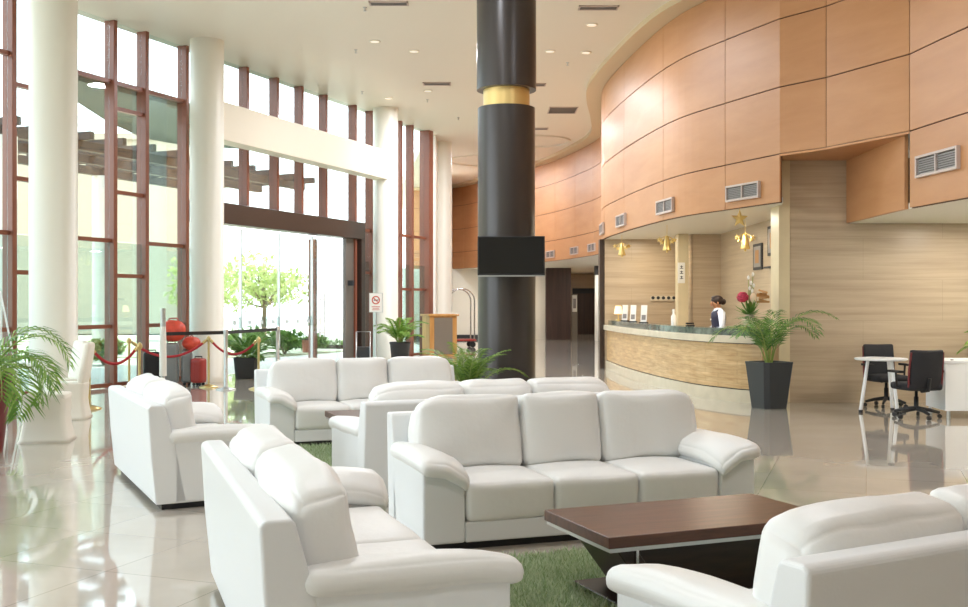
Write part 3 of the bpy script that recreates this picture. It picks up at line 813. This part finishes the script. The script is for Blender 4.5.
def pot_round(r0,r1,h_,mat):
    def f_(t):
        MB().lathe([(r0,0),(r1,h_*.9),(r1*1.05,h_*.92),(r1*1.05,h_),(r1*.92,h_),(r1*.9,h_-.05)],0,0,28).build('pot', mat, t)
        MB().lathe([(r1*.89,h_-.07),(r1*.89,h_-.05)],0,0,24).build('soil', M_SOIL, t)
        return h_-.04
    return f_
potted_palm('potted_palm',(4.1,15.1),'potted palm in a tall black tapered planter at the end of the reception desk',pot_square(.2,.265,.665,24),12,1.3,11,elev=(68,89),droop=2.2,leaf=M_PALMD,lw=.012)
potted_palm('potted_palm',(-.2,13.1),'potted palm at the foot of the dark round column',pot_round(.16,.22,.4,M_POT),18,.82,12,elev=(50,89),droop=1.5,lw=.01)
potted_palm('potted_palm',(-2.08,26.0),'potted palm in a black bowl beside the no smoking sign',pot_round(.2,.25,.55,M_POT),16,.95,13,elev=(40,85),droop=1.4,lw=.02)
potted_palm('potted_palm',(-5.03,10.6),'palm in a tall dark red pot at the left edge by the white table',pot_round(.16,.24,.78,M_REDPOT),19,1.25,21,elev=(30,82),droop=2.9,lw=.013,ll=.27)
potted_palm('potted_plant',(-4.78,21.1),'leafy plant in a square black pot just inside the entrance',pot_square(.2,.24,.42,10),18,.75,15,elev=(30,85),droop=1.3,lw=.022,leaf=M_PALMD)
potted_palm('potted_palm',(7.5,14.98),'palm at the right edge beyond the white desk',pot_round(.2,.26,.75,M_POT),16,.92,16,elev=(35,84),droop=1.6,lw=.016)

# ------------------------------------------------------------------ office table, chairs and desk
t=empty('round_table',(5.5,14.55,0),R(20),'small round white office table with splayed legs by the wood wall','table')
MB().lathe([(.33,.715),(.35,.725),(.35,.74),(.345,.745)],0,0,40).build('table_top', M_WHITE, t)
for k in range(3):
    a=R((172,272,20)[k])
    MB().tube([(.2*math.cos(a),.2*math.sin(a),.715),(.31*math.cos(a),.31*math.sin(a),.03)],[.022,.026],12).build('leg', M_WHITE, t)
    MB().lathe([(.028,0),(.028,.035)],.31*math.cos(a),.31*math.sin(a),12).build('foot', M_BLACKP, t)
def office_chair(loc,rz,label):
    t=empty('office_chair',(loc[0],loc[1],0),rz,label,'office chair','black office chairs at the round table')
    MB().soft((.48,.47,.09),.035,(0,0,.015),T(0,0,.42)).build('seat', M_BLACKF, t)
    def sh(q,u):
        q.y+= .05*u[0]*u[0]*-1; return q
    bk=MB().soft((.46,.07,.5),.03,(0,.01,0),T(0,.25,.65) @ RX(-8),shape=sh).build('backrest', M_BLACKF, t)
    for sd in (-1,1): MB().tube([(sd*.235,.2,.42),(sd*.238,.215,.64),(sd*.225,.25,.87)],.013,8).build('red_edge', M_REDEDGE, bk)
    MB().tube([(0,.12,.36),(0,.27,.38),(0,.3,.54)],.022,8).build('back_support', M_BLACKP, t)
    MB().lathe([(.03,.1),(.03,.28),(.02,.28),(.02,.39)],0,0,16).build('column', M_BLACKP, t)
    for k in range(5):
        a=2*PI*k/5+.3
        l=MB().tube([(0,0,.13),(.16*math.cos(a),.16*math.sin(a),.11),(.29*math.cos(a),.29*math.sin(a),.075)],[.03,.024,.018],8).build('leg', M_BLACKP, t)
        MB().lathe([(.027,-.02),(.03,0),(.027,.02)],0,0,14,T(.29*math.cos(a),.29*math.sin(a),.03) @ RZ(math.degrees(a)) @ RX(90)).build('caster', M_BLACKP, l)
    for sd in (-1,1):
        MB().tube([(sd*.2,.02,.40),(sd*.29,.02,.42),(sd*.29,.0,.6)],.016,8).box(sd*.29-.035,sd*.29+.035,-.14,.12,.6,.63).build('armrest', M_BLACKP, t)
office_chair((5.83,15.22),R(8),'black office chair behind the round white table, against the wood wall')
office_chair((5.66,13.75),R(190),'black office chair in front of the white desk, its back to the camera side')
t=empty('office_desk',(6.02,13.7,0),R(-4),'white desk with a solid front panel at the right edge','desk')
MB().box(-.02,1.6,-.02,.75,.72,.755).build('desk_top', M_WHITE, t, bevel=.003)
MB().box(.0,1.58,.0,.03,.1,.72).build('front_panel', M_WHITE, t); MB().box(0,.03,.03,.73,.1,.72).build('side_panel', M_WHITE, t); MB().box(1.55,1.58,.03,.73,.1,.72).build('side_panel', M_WHITE, t)
for x,y in ((.05,.03),(.05,.7),(1.53,.03),(1.53,.7)): MB().lathe([(.028,0),(.022,.1)],x,y,12).build('foot', M_STEEL, t)
MB().lathe([(.02,.755),(.02,.765)],.12,.1,12).build('cable_cap', M_BLACKP, t)

# ------------------------------------------------------------------ white covered seats, table, easel
def cover_profile(mb, w0, w1, w2, z0, zm, z1, M=None, d0=None):
    def ring(w,z,r=.06):
        pts=[]
        for cx,cy,a0 in ((w-r,w-r,0),(-w+r,w-r,90),(-w+r,-w+r,180),(w-r,-w+r,270)):
            for k in range(4): a=R(a0+30*k); pts.append((cx+r*math.cos(a),cy+r*math.sin(a),z))
        return pts
    zs=[(w0,z0),(w0*.93,z0+.04),(w1*1.04,zm-.08),(w1,zm),(w1*1.03,zm+.08),(w2*.98,z1-.04),(w2,z1-.015),(w2*.97,z1)]
    vs=[];fs=[]
    for w,z in zs: vs+=ring(w,z)
    n=16
    fs.append(tuple(range(n-1,-1,-1)))
    for i in range(len(zs)-1):
        for k in range(n):
            k2=(k+1)%n; fs.append((i*n+k,i*n+k2,(i+1)*n+k2,(i+1)*n+k))
    fs.append(tuple(range((len(zs)-1)*n,len(zs)*n)))
    mb.add(vs,fs,True,M)
t=empty('covered_stool',(-4.78,11.5,0),R(12),'white fabric-covered stool in front of the palm in the red pot','stool')
m=MB(); cover_profile(m,.27,.215,.225,0,.27,.49); m.build('cover', M_FABRIC, t); MB().soft((.44,.44,.06),.028,(0,0,.012),T(0,0,.49)).build('seat', M_FABRIC, t)
def covered_chair(loc,rz,label):
    t=empty('covered_chair',(loc[0],loc[1],0),rz,label,'chair','white covered chairs')
    m=MB(); cover_profile(m,.25,.2,.215,0,.26,.47); m.build('seat_cover', M_FABRIC, t)
    def sh(q,u):
        q.x*=1-.1*max(0,u[2]); return q
    MB().soft((.42,.09,.55),.04,(0,.01,0),T(0,.2,.72) @ RX(-9),shape=sh,wr=.004).build('back_cover', M_FABRIC, t)
covered_chair((-5.42,13.75),R(-80),'white covered chair beside the first white column, back to the sofas')
covered_chair((-5.75,14.35),R(-50),'white covered chair half hidden against the first white column')
t=empty('dining_table',(-6.15,12.75,0),R(10),'round white table with slim splayed legs by the covered chairs','table')
MB().lathe([(.7,.725),(.72,.735),(.72,.75),(.71,.755)],0,0,48).build('table_top', M_WHITE, t)
for k in range(4):
    a=R(45+90*k); MB().tube([(.45*math.cos(a),.45*math.sin(a),.725),(.62*math.cos(a),.62*math.sin(a),0)],[.022,.016],10).build('leg', M_WHITE, t)
tag(MB().soft((.26,.2,.05),.02,(0,0,.01),T(-5.98,12.6,.78) @ RZ(20)).build('folded_napkin', M_FABRIC), 'folded white cloth lying on the round white table', 'napkin')
t=empty('easel',(-7.05,15.3,0),R(20),'slim white easel standing by the glass at the left edge','easel')
for k,(x,y) in enumerate(((-.33,-.2),(.33,-.2),(0,.4))):
    MB().tube([(0,0,1.68),(x,y,0)],[.012,.016],8).build('leg', M_WHITE, t)
MB().tube([(-.17,-.1,.85),(.17,-.1,.85)],.014,8).build('crossbar', M_WHITE, t)

# ------------------------------------------------------------------ ropes, posts and luggage
def belt_post(loc,label,tall=False):
    t=empty('belt_post',(loc[0],loc[1],0),0,label,'stanchion','silver belt posts by the entrance')
    MB().lathe([(.17,0),(.17,.015),(.05,.04),(.033,.05),(.033,.95)],0,0,24).build('post', M_STEEL, t)
    MB().lathe([(.04,.93),(.04,1.04),(.03,1.05)],0,0,20).build('belt_head', M_STEEL, t)
    if tall:
        MB().lathe([(.06,.3),(.055,.9),(.045,1.12)],0,0,20).build('cone_cover', M_SIGN, t)
        MB().lathe([(.045,1.12),(.045,1.42)],0,0,20).build('canister', M_STEEL, t)
    return t
bp=[(-5.32,17.4),(-4.5,18.3),(-4.05,20.6)]
b0=belt_post(bp[0],'silver belt post with a tall canister on top by the luggage',True)
b1=belt_post(bp[1],'silver belt post in front of the white column by the beam')
b2=belt_post(bp[2],'silver belt post standing in the entrance opening')
for (a,c,o) in ((bp[0],bp[1],b0),(bp[1],bp[2],b1)):
    d_=Vector((c[0]-a[0],c[1]-a[1])); l=d_.length
    MB().box(.05,l-.05,-.003,.003,.965,1.025,RZ(math.degrees(math.atan2(d_.y,d_.x)))).build('belt', M_BLACKP, o)
RP=[(-5.62,14.95),(-5.15,15.7),(-6.05,17.9),(-4.93,18.8),(-3.95,18.4)]
for i,(x,y) in enumerate(RP):
    t=empty('rope_post',(x,y,0),0,['pale brass rope post beside the covered chairs','pale brass rope post behind the rear two-seat sofa','pale brass rope post against the glass left of the luggage','pale brass rope post with round gold base right of the luggage','pale brass rope post in front of the entrance plant'][i],'stanchion','brass rope posts')
    MB().lathe([(.17,0),(.17,.012),(.06,.05),(.02,.06)],0,0,24).build('base', M_BRASS, t)
    MB().lathe([(.02,.05),(.02,.84)],0,0,16).build('post', M_BRASS, t)
    MB().lathe([(.035,.82),(.045,.86),(.03,.9),(.005,.92)],0,0,16).build('finial', M_BRASS, t)
def rope(i,j,sag,label):
    a=Vector((*RP[i],.84)); c=Vector((*RP[j],.84)); d_=(c-a).normalized(); a=a+d_*.05; c=c-d_*.05
    t=empty('velvet_rope',tuple(a),0,label,'rope','red ropes between the brass posts')
    pts=[(a.lerp(c,k/20)-a)+Vector((0,0,-sag*4*(k/20)*(1-k/20))) for k in range(21)]
    MB().tube(pts,.022,8).build('rope_line', M_RED, t)
    e=MB(); e.tube([pts[0],pts[1]],.028,8); e.tube([pts[19],pts[20]],.028,8); e.build('rope_end', M_BRASS, t)
rope(0,1,.22,'red rope hanging between the covered chairs and the sofa back')
rope(2,3,.27,'red rope sagging in front of the luggage')
rope(3,4,.24,'red rope in front of the white column at the beam')
def suitcase(loc,w,d_,h_,mat,label,rz=0,handle=True):
    t=empty('suitcase',(loc[0],loc[1],0),R(rz),label,'suitcase','luggage beside the white column')
    MB().soft((w,d_,h_-.05),.05,(0,.01,0),T(0,0,.05+(h_-.05)/2),n=4).build('shell', mat, t)
    r=MB()
    for k in range(5): r.box(-w/2+.05+(w-.1)*k/4-.006,-w/2+.05+(w-.1)*k/4+.006,-d_/2-.014,d_/2+.014,.12,h_-.08)
    r.build('ridges', mat, t)
    MB().tube([(-.07,0,h_-.005),(-.07,0,h_+.03),(.07,0,h_+.03),(.07,0,h_-.005)],.011,8).build('handle', M_BLACKP, t)
    for sx in (-1,1):
        for sy in (-1,1):
            MB().lathe([(.028,-.012),(.028,.012)],0,0,12,T(sx*(w/2-.06),sy*(d_/2-.05),.028) @ RX(90)).build('wheel', M_BLACKP, t)
suitcase((-6.06,19.15),.3,.22,.62,M_BLACKP,'black suitcase leftmost in the luggage group',20)
suitcase((-5.72,19.2),.26,.24,.78,M_GREYCASE,'tall silver suitcase in the middle of the luggage group',10)
suitcase((-5.46,19.3),.2,.24,.62,M_GREYCASE,'slim silver suitcase beside the red suitcase',15)
suitcase((-5.22,19.2),.24,.22,.5,M_REDCASE,'red suitcase rightmost in the luggage group',-15)
t=empty('duffel_bag',(-5.68,19.2,.81),R(10),'round red bag lying on the tall silver suitcase','bag')
MB().soft((.42,.3,.34),.14,(.02,.02,.02),T(0,0,.19),wr=.02,n=5).build('bag_body', M_REDBAG, t); MB().tube([(-.12,0,.34),(-.06,0,.42),(.06,0,.42),(.12,0,.34)],.012,8).build('strap', M_REDCASE, t)
t=empty('duffel_bag',(-5.38,19.32,.66),R(-20),'smaller red bag slumped on the slim silver suitcase','bag')
MB().soft((.3,.26,.2),.09,(.02,.02,.02),T(0,0,.11),wr=.02,n=5).build('bag_body', M_REDBAG, t); MB().tube([(-.08,0,.19),(0,0,.26),(.08,0,.19)],.01,8).build('strap', M_REDCASE, t)

# no smoking sign
t=empty('sign_stand',(-2.57,25.0,0),R(-8),'white no smoking sign on a slim stand by the entrance','sign')
MB().lathe([(.16,0),(.16,.015),(.02,.03),(.014,.04),(.014,1.32)],0,0,20).build('stand', M_STEEL, t)
bd=MB().box(-.155,.155,-.02,.01,1.30,1.74).build('board', M_SIGN, t)
MB().box(-.165,.165,-.016,.016,1.29,1.75).build('frame', M_STEEL, t)
rg=MB(); n=28; vs=[];fs=[]
for k in range(n):
    a=2*PI*k/n
    for r in (.1,.075): vs.append((r*math.cos(a),-.024,1.58+r*math.sin(a)))
for k in range(n): k2=(k+1)%n; fs.append((k*2,k*2+1,k2*2+1,k2*2))
rg.add(vs,fs); rg.box(-.09,.09,-.025,-.023,-.01,.01,T(0,0,1.58) @ RY(45)); rg.build('prohibition_ring', M_SIGNRED, bd)
MB().box(-.055,.045,-.0235,-.022,1.57,1.59).box(.05,.06,-.0235,-.022,1.57,1.61).build('cigarette', M_INK, bd)
MB().box(-.1,.1,-.0235,-.022,1.415,1.43).box(-.08,.08,-.0235,-.022,1.38,1.392).box(-.09,.09,-.0235,-.022,1.345,1.357).build('text_lines', M_SIGNRED, bd)
t=empty('umbrella_stand',(-2.78,24.2,0),R(5),'small black stand with metal frame beside the entrance post','stand')
MB().box(-.14,.14,-.14,.14,.02,.5).build('bin', M_POT, t); MB().tube([(-.16,-.16,0),(-.16,-.16,.85),(.16,-.16,.85),(.16,-.16,0)],.012,8).tube([(-.16,.16,0),(-.16,.16,.85),(.16,.16,.85),(.16,.16,0)],.012,8).build('frame', M_STEEL, t)

# podium
t=empty('podium',(-1.28,30.2,0),R(24),'honey wood podium with a grey front panel before the last white column','podium')
MB().box(-.42,.42,-.3,.3,0,1.14).build('body', M_OAK, t, bevel=.01); MB().box(-.47,.47,-.35,.33,1.14,1.2).build('top', M_OAK, t, bevel=.01)
MB().box(-.28,.28,-.31,-.29,.05,1.1).build('front_panel', M_GREYP, t)
# bell trolley
t=empty('luggage_trolley',(-.83,36,0),R(15),'chrome arched luggage trolley in front of the far white wall','luggage trolley')
MB().box(-.5,.5,-.3,.3,.22,.28).build('platform', M_REDCASE, t)
for y in (-.26,.26):
    arc=[(-.45,y,.28),(-.45,y,1.6)]+[(-.45+.45*(1-math.cos(PI*k/12*1)),y,1.6+.4*math.sin(PI*k/12)) for k in range(1,12)]+[(.45,y,1.6),(.45,y,.28)]
    MB().tube(arc,.025,10).build('arch', M_CHROME, t)
MB().tube([(0,-.26,2.0),(0,.26,2.0)],.02,8).build('hanging_rail', M_CHROME, t)
for x in (-.4,.4):
    for y in (-.24,.24): MB().lathe([(.1,-.02),(.1,.02)],0,0,16,T(x,y,.1) @ RX(90)).box(x-.02,x+.02,y-.03,y+.03,.1,.23).build('wheel', M_BLACKP, t)

# ------------------------------------------------------------------ receptionist
def receptionist(loc, rz):
    t=empty('person',(loc[0],loc[1],0),rz,'person with dark hair in navy vest and pale shirt standing behind the counter','person')
    # skeleton: faces local -y
    V=[];E=[];RD=[]
    def add(p,r,par=None):
        V.append(p);RD.append(r); 
        if par is not None: E.append((par,len(V)-1))
        return len(V)-1
    pel=add((0,0,.93),.15); sp=add((0,.01,1.08),.125,pel); ch=add((0,.0,1.24),.145,sp); nb=add((0,0,1.36),.075,ch); nk=add((0,-.015,1.42),.05,nb); hd=add((0,-.05,1.5),.082,nk); cr=add((0,-.045,1.57),.085,hd)
    add((0,-.105,1.455),.045,hd)
    for s in (-1,1):
        hp=add((s*.1,0,.86),.095,pel); kn=add((s*.1,-.01,.48),.06,hp); an=add((s*.1,.0,.09),.04,kn); add((s*.11,-.15,.035),.035,an)
        sh=add((s*.17,0,1.33),.058,ch); el=add((s*.22,-.0,1.07),.042,sh); wr_=add((s*.15,-.22,1.0),.028,el); pm=add((s*.14,-.28,.985),.034,wr_)
        for k in range(4):
            a=add((s*.14+(k-1.5)*.02,-.325,.982),.010,pm); b=add((s*.14+(k-1.5)*.022,-.355-.006*(1-abs(k-1.3)),.975),.009,a); add((s*.14+(k-1.5)*.022,-.378-.006*(1-abs(k-1.3)),.962),.008,b)
        th=add((s*.14-s*.035,-.285,.98),.011,pm); add((s*.14-s*.055,-.315,.972),.009,th)
    me=bpy.data.meshes.new('body'); me.from_pydata(V,E,[]); o=bpy.data.objects.new('body',me); COL.objects.link(o); o.parent=t
    sk=o.modifiers.new('skin','SKIN'); sk.use_smooth_shade=True
    for i,sv in enumerate(me.skin_vertices[0].data): sv.radius=(RD[i],RD[i]*(.78 if i in (1,2) else 1)); sv.use_root=(i==0)
    o.modifiers.new('sub','SUBSURF').levels=2; o.modifiers['sub'].render_levels=2
    me.materials.append(M_SKIN)
    fc=MB(); 
    fc.soft((.022,.03,.045),.009,(0,0,0),T(0,-.135,1.5),n=2); fc.build('nose', M_SKIN, t)
    m=MB()
    for s in (-1,1): m.ball((s*.034,-.122,1.52),.012,10,sq=(1.2,.6,.7))
    m.build('eyes', M_INK, t)
    MB().ball((0,-.132,1.462),.02,10,sq=(1,.4,.3)).build('mouth', M_ROSE, t)
    m=MB()
    for s in (-1,1): m.ball((s*.088,-.04,1.505),.024,10,sq=(.4,.7,1.2))
    m.build('ears', M_SKIN, t)
    h=MB(); h.ball((0,-.02,1.56),.108,18,sq=(.95,1.02,.82)); h.ball((0,.085,1.53),.055,12); h.ball((0,-.095,1.605),.045,12,sq=(1.6,.7,.6)); h.build('hair', M_HAIR, t)
    v=MB(); v.lathe([(.135,.84),(.165,.95),(.145,1.08),(.17,1.24),(.16,1.32),(.085,1.39)],0,.0,24,Matrix.Diagonal((1.02,.78,1,1))); v.build('vest', M_VEST, t)
    s_=MB()
    for s in (-1,1):
        s_.tube([(s*.13,0,1.345),(s*.175,0,1.33),(s*.222,0,1.07),(s*.19,-.1,1.035)],[.06,.068,.056,.047],12)
    s_.lathe([(.088,1.36),(.066,1.425)],0,-.005,18); s_.build('shirt', M_SHIRT, t)
    MB().box(-.05,-.005,-.137,-.13,1.2,1.23).build('name_badge', M_SIGN, t)
    k=MB()
    for s in (-1,1): k.tube([(s*.1,0,.9),(s*.1,-.01,.48),(s*.1,0,.1)],[.115,.085,.07],12)
    k.build('trousers', M_VEST, t)
    return t
receptionist((4.22,18.9),R(-84))

# ------------------------------------------------------------------ outdoors
g=MB().box(-70,-1.4,-30,110,-.3,-.06)
tag(g.build('exterior_ground', M_PAVE), 'pale paving outside the glass', 'paving', kind='structure')
tag(MB().prism([(-26,30),(-6.3,30),(-4.5,34),(-6,48),(-28,48)], -.06, -.02).build('lawn', M_LAWN), 'strip of lawn beyond the entrance paving', 'lawn', kind='structure')
b_=MB().box(-40,-15,52,54,0,9.6).box(-40,-38,10,54,0,9.6)
bl=tag(b_.build('cream_building', M_CREAMEXT), 'large cream building beyond the garden', 'building')
MB().box(-40.2,-14.8,51.8,54.2,9.6,9.9).build('parapet', M_CREAMEXT, bl)
pg=empty('pergola',(0,0,0),0,'grey slatted pergola on white posts outside the glass','pergola')
q0=Vector((-9.2,21.5))
def pg_pt(u,v): return Vector((-9.6,21.0))+GT*u-GN*v
bm_=MB()
for v in (0,1.5,3.0):
    a,b2=pg_pt(-2,v),pg_pt(11,v); nn=GN*.09
    MB().prism([tuple(a+nn),tuple(b2+nn),tuple(b2-nn),tuple(a-nn)],4.85,5.05).build('beam', M_PERG, pg)
for u in range(14):
    a,b2=pg_pt(-2+u,-.4),pg_pt(-2+u,3.5); nn=GT*.06
    bm_.prism([tuple(a+nn),tuple(b2+nn),tuple(b2-nn),tuple(a-nn)],5.05,5.22)
bm_.build('slats', M_PERG, pg)
for u,v in ((0,0),(6,0),(0,3),(6,3),(10.5,3)):
    p=pg_pt(u,v); MB().lathe([(.25,-.06),(.25,4.85)],p.x,p.y,24).build('post', M_WHITEPAINT, pg)
def blob(mb,c,r,n,size,sq=(1,1,.8)):
    for i in range(n):
        d_=Vector((random.gauss(0,1),random.gauss(0,1),random.gauss(0,1))).normalized()*r*random.uniform(.55,1.05)
        p=Vector(c)+Vector((d_.x*sq[0],d_.y*sq[1],d_.z*sq[2])); a=Vector((random.gauss(0,1),random.gauss(0,1),random.gauss(0,1))).normalized(); b3=a.cross(Vector((.3,.5,.8))).normalized()
        s_=size*random.uniform(.6,1.2)
        mb.add([p-a*s_,p+b3*s_*.45,p+a*s_,p-b3*s_*.45],[(0,1,2,3)])
def tree(loc,h_,r,label,seed):
    random.seed(seed); t=empty('tree',(loc[0],loc[1],-.05),0,label,'tree','garden trees outside the entrance')
    k=MB(); k.tube([(0,0,0),(.05,0,h_*.4),(0,.05,h_*.75)],[.11,.08,.04],8)
    m=MB()
    for i in range(9):
        a=i*2.4; rr=r*.62*math.sqrt((i+.5)/9); z=h_*.62+random.uniform(-.25,.35)*r; c_=(rr*math.cos(a),rr*math.sin(a),z)
        k.tube([(0,0,h_*.38),(c_[0]*.5,c_[1]*.5,z*.8),c_],[.05,.03,.012],6); blob(m,c_,r*.42,190,.13)
    k.build('trunk', M_BARK, t); m.build('crown', M_TREE, t)
tree((-8.4,40),3.7,2.0,'light green tree seen through the entrance doors',3)
tree((-11.4,43),3.9,1.9,'pale green tree further back beside the entrance tree',4)
def shrub(loc,r,label,seed):
    random.seed(seed); t=empty('shrub',(loc[0],loc[1],-.04),0,label,'shrub','garden shrubs')
    k=MB(); m=MB()
    for i in range(5):
        a=i*1.3; c_=(r*.5*math.cos(a),r*.5*math.sin(a),r*.75+random.uniform(-.1,.2)*r); k.tube([(0,0,0),c_],[.03,.01],6); blob(m,c_,r*.6,110,.11)
    k.build('stem', M_BARK, t); m.build('foliage', M_SHRUB, t)
shrub((-7.0,31),.62,'dark green shrub outside nearest the entrance left side',1); shrub((-6.0,31.6),.55,'dark green shrub outside under the tree',2); shrub((-5.35,33),.42,'small green shrub outside by the bin',5); shrub((-9.6,26.5),.5,'green shrub outside the glass behind the ropes',6); shrub((-11.3,27.5),.55,'green shrub outside the glass behind the first column',8)
random.seed(9); t=empty('hedge',(-5.2,35.5,-.05),R(-20),'low clipped hedge strip outside the entrance','hedge')
m=MB()
for k in range(12): blob(m,(-1.9+k*.36,0,.18),.22,70,.07)
m.build('foliage', M_SHRUB, t); MB().box(-2,2.2,-.12,.12,0,.16).build('soil_bed', M_SOIL, t)
t=empty('bin',(-5.5,32.6,-.05),0,'terracotta coloured bin standing outside the entrance','bin')
MB().lathe([(.13,0),(.15,.42)],0,0,20).build('body', M_BIN, t); MB().lathe([(.16,.42),(.16,.46)],0,0,20).build('rim', M_INK, t)

# ------------------------------------------------------------------ light
W=bpy.data.worlds.new('world'); S.world=W; W.use_nodes=True; nt=W.node_tree
bg=nt.nodes['Background']; bg.inputs['Strength'].default_value=3.8
tc=nt.nodes.new('ShaderNodeTexCoord'); sp=nt.nodes.new('ShaderNodeSeparateXYZ'); rp=nt.nodes.new('ShaderNodeValToRGB')
rp.color_ramp.elements[0].position=0; rp.color_ramp.elements[0].color=(.88,.95,1,1)
rp.color_ramp.elements[1].position=.5; rp.color_ramp.elements[1].color=(.72,.87,1,1)
nt.links.new(tc.outputs['Generated'],sp.inputs[0]); nt.links.new(sp.outputs[2],rp.inputs[0]); nt.links.new(rp.outputs[0],bg.inputs[0])
def light(kind,name,loc,rot,energy,col,**kw):
    l=bpy.data.lights.new(name,kind); l.energy=energy; l.color=lin(col)[:3]
    for k,v in kw.items(): setattr(l,k,v)
    o=bpy.data.objects.new(name,l); o.location=loc; o.rotation_euler=rot; COL.objects.link(o); return o
light('SUN','sun',(0,0,20),(R(38),0,R(100)),7.0,'#fff3df',angle=R(1))
for k,(x,y) in enumerate(((3.7,20.8),(3.9,18.2),(4.1,17.6),(3.6,23.2))):
    light('AREA','reception_light',(x,y,2.95),(0,0,0),20,'#fff0d8',shape='DISK',size=.25)
for x,y in ((.9,42.8),(4.4,47.5),(4.2,40.0)):
    light('AREA','hall_fill',(x,y,2.93),(0,0,0),46,'#fff4e6',shape='DISK',size=.3)  # added fill without fixtures, brightens the far hall and corridor
for x,y in ((-1.4,21.0),(.6,24.9),(1.0,30),(-.9,26),(.2,18.5),(.4,36),(-.9,40),(3.2,8.5),(-1.6,7.0),(.6,1.2),(-1.0,11.5)):
    light('AREA','ceiling_fill',(x,y,CEIL-.05),(0,0,0),140 if y > 14 else 86,'#f6f8ff',shape='DISK',size=.5)  # added fill spread over the lobby, mostly away from the modelled downlights

for x,y in ((7.0,14.6),(8.6,13.6),(7.2,11.5),(9.5,11)):
    light('AREA','soffit_fill',(x,y,2.68),(0,0,0),34,'#fff6ea',shape='DISK',size=.3)  # unseen fill added under the side soffit to brighten the wood wall

# ------------------------------------------------------------------ camera and view
cam=bpy.data.cameras.new('camera'); cam.sensor_width=36; cam.lens=36*1050/968; cam.clip_end=300
co_=bpy.data.objects.new('camera',cam); COL.objects.link(co_); co_.location=(0,0,1.5); co_.rotation_euler=(R(90),0,0); S.camera=co_
S.view_settings.view_transform='Standard'; S.view_settings.look='None'; S.view_settings.gamma=1; S.view_settings.exposure=.3
S.cycles.use_denoising=True; S.cycles.max_bounces=10; S.cycles.diffuse_bounces=5; S.cycles.glossy_bounces=4; S.cycles.transparent_max_bounces=24; S.cycles.sample_clamp_indirect=10; S.cycles.caustics_reflective=False; S.cycles.caustics_refractive=False
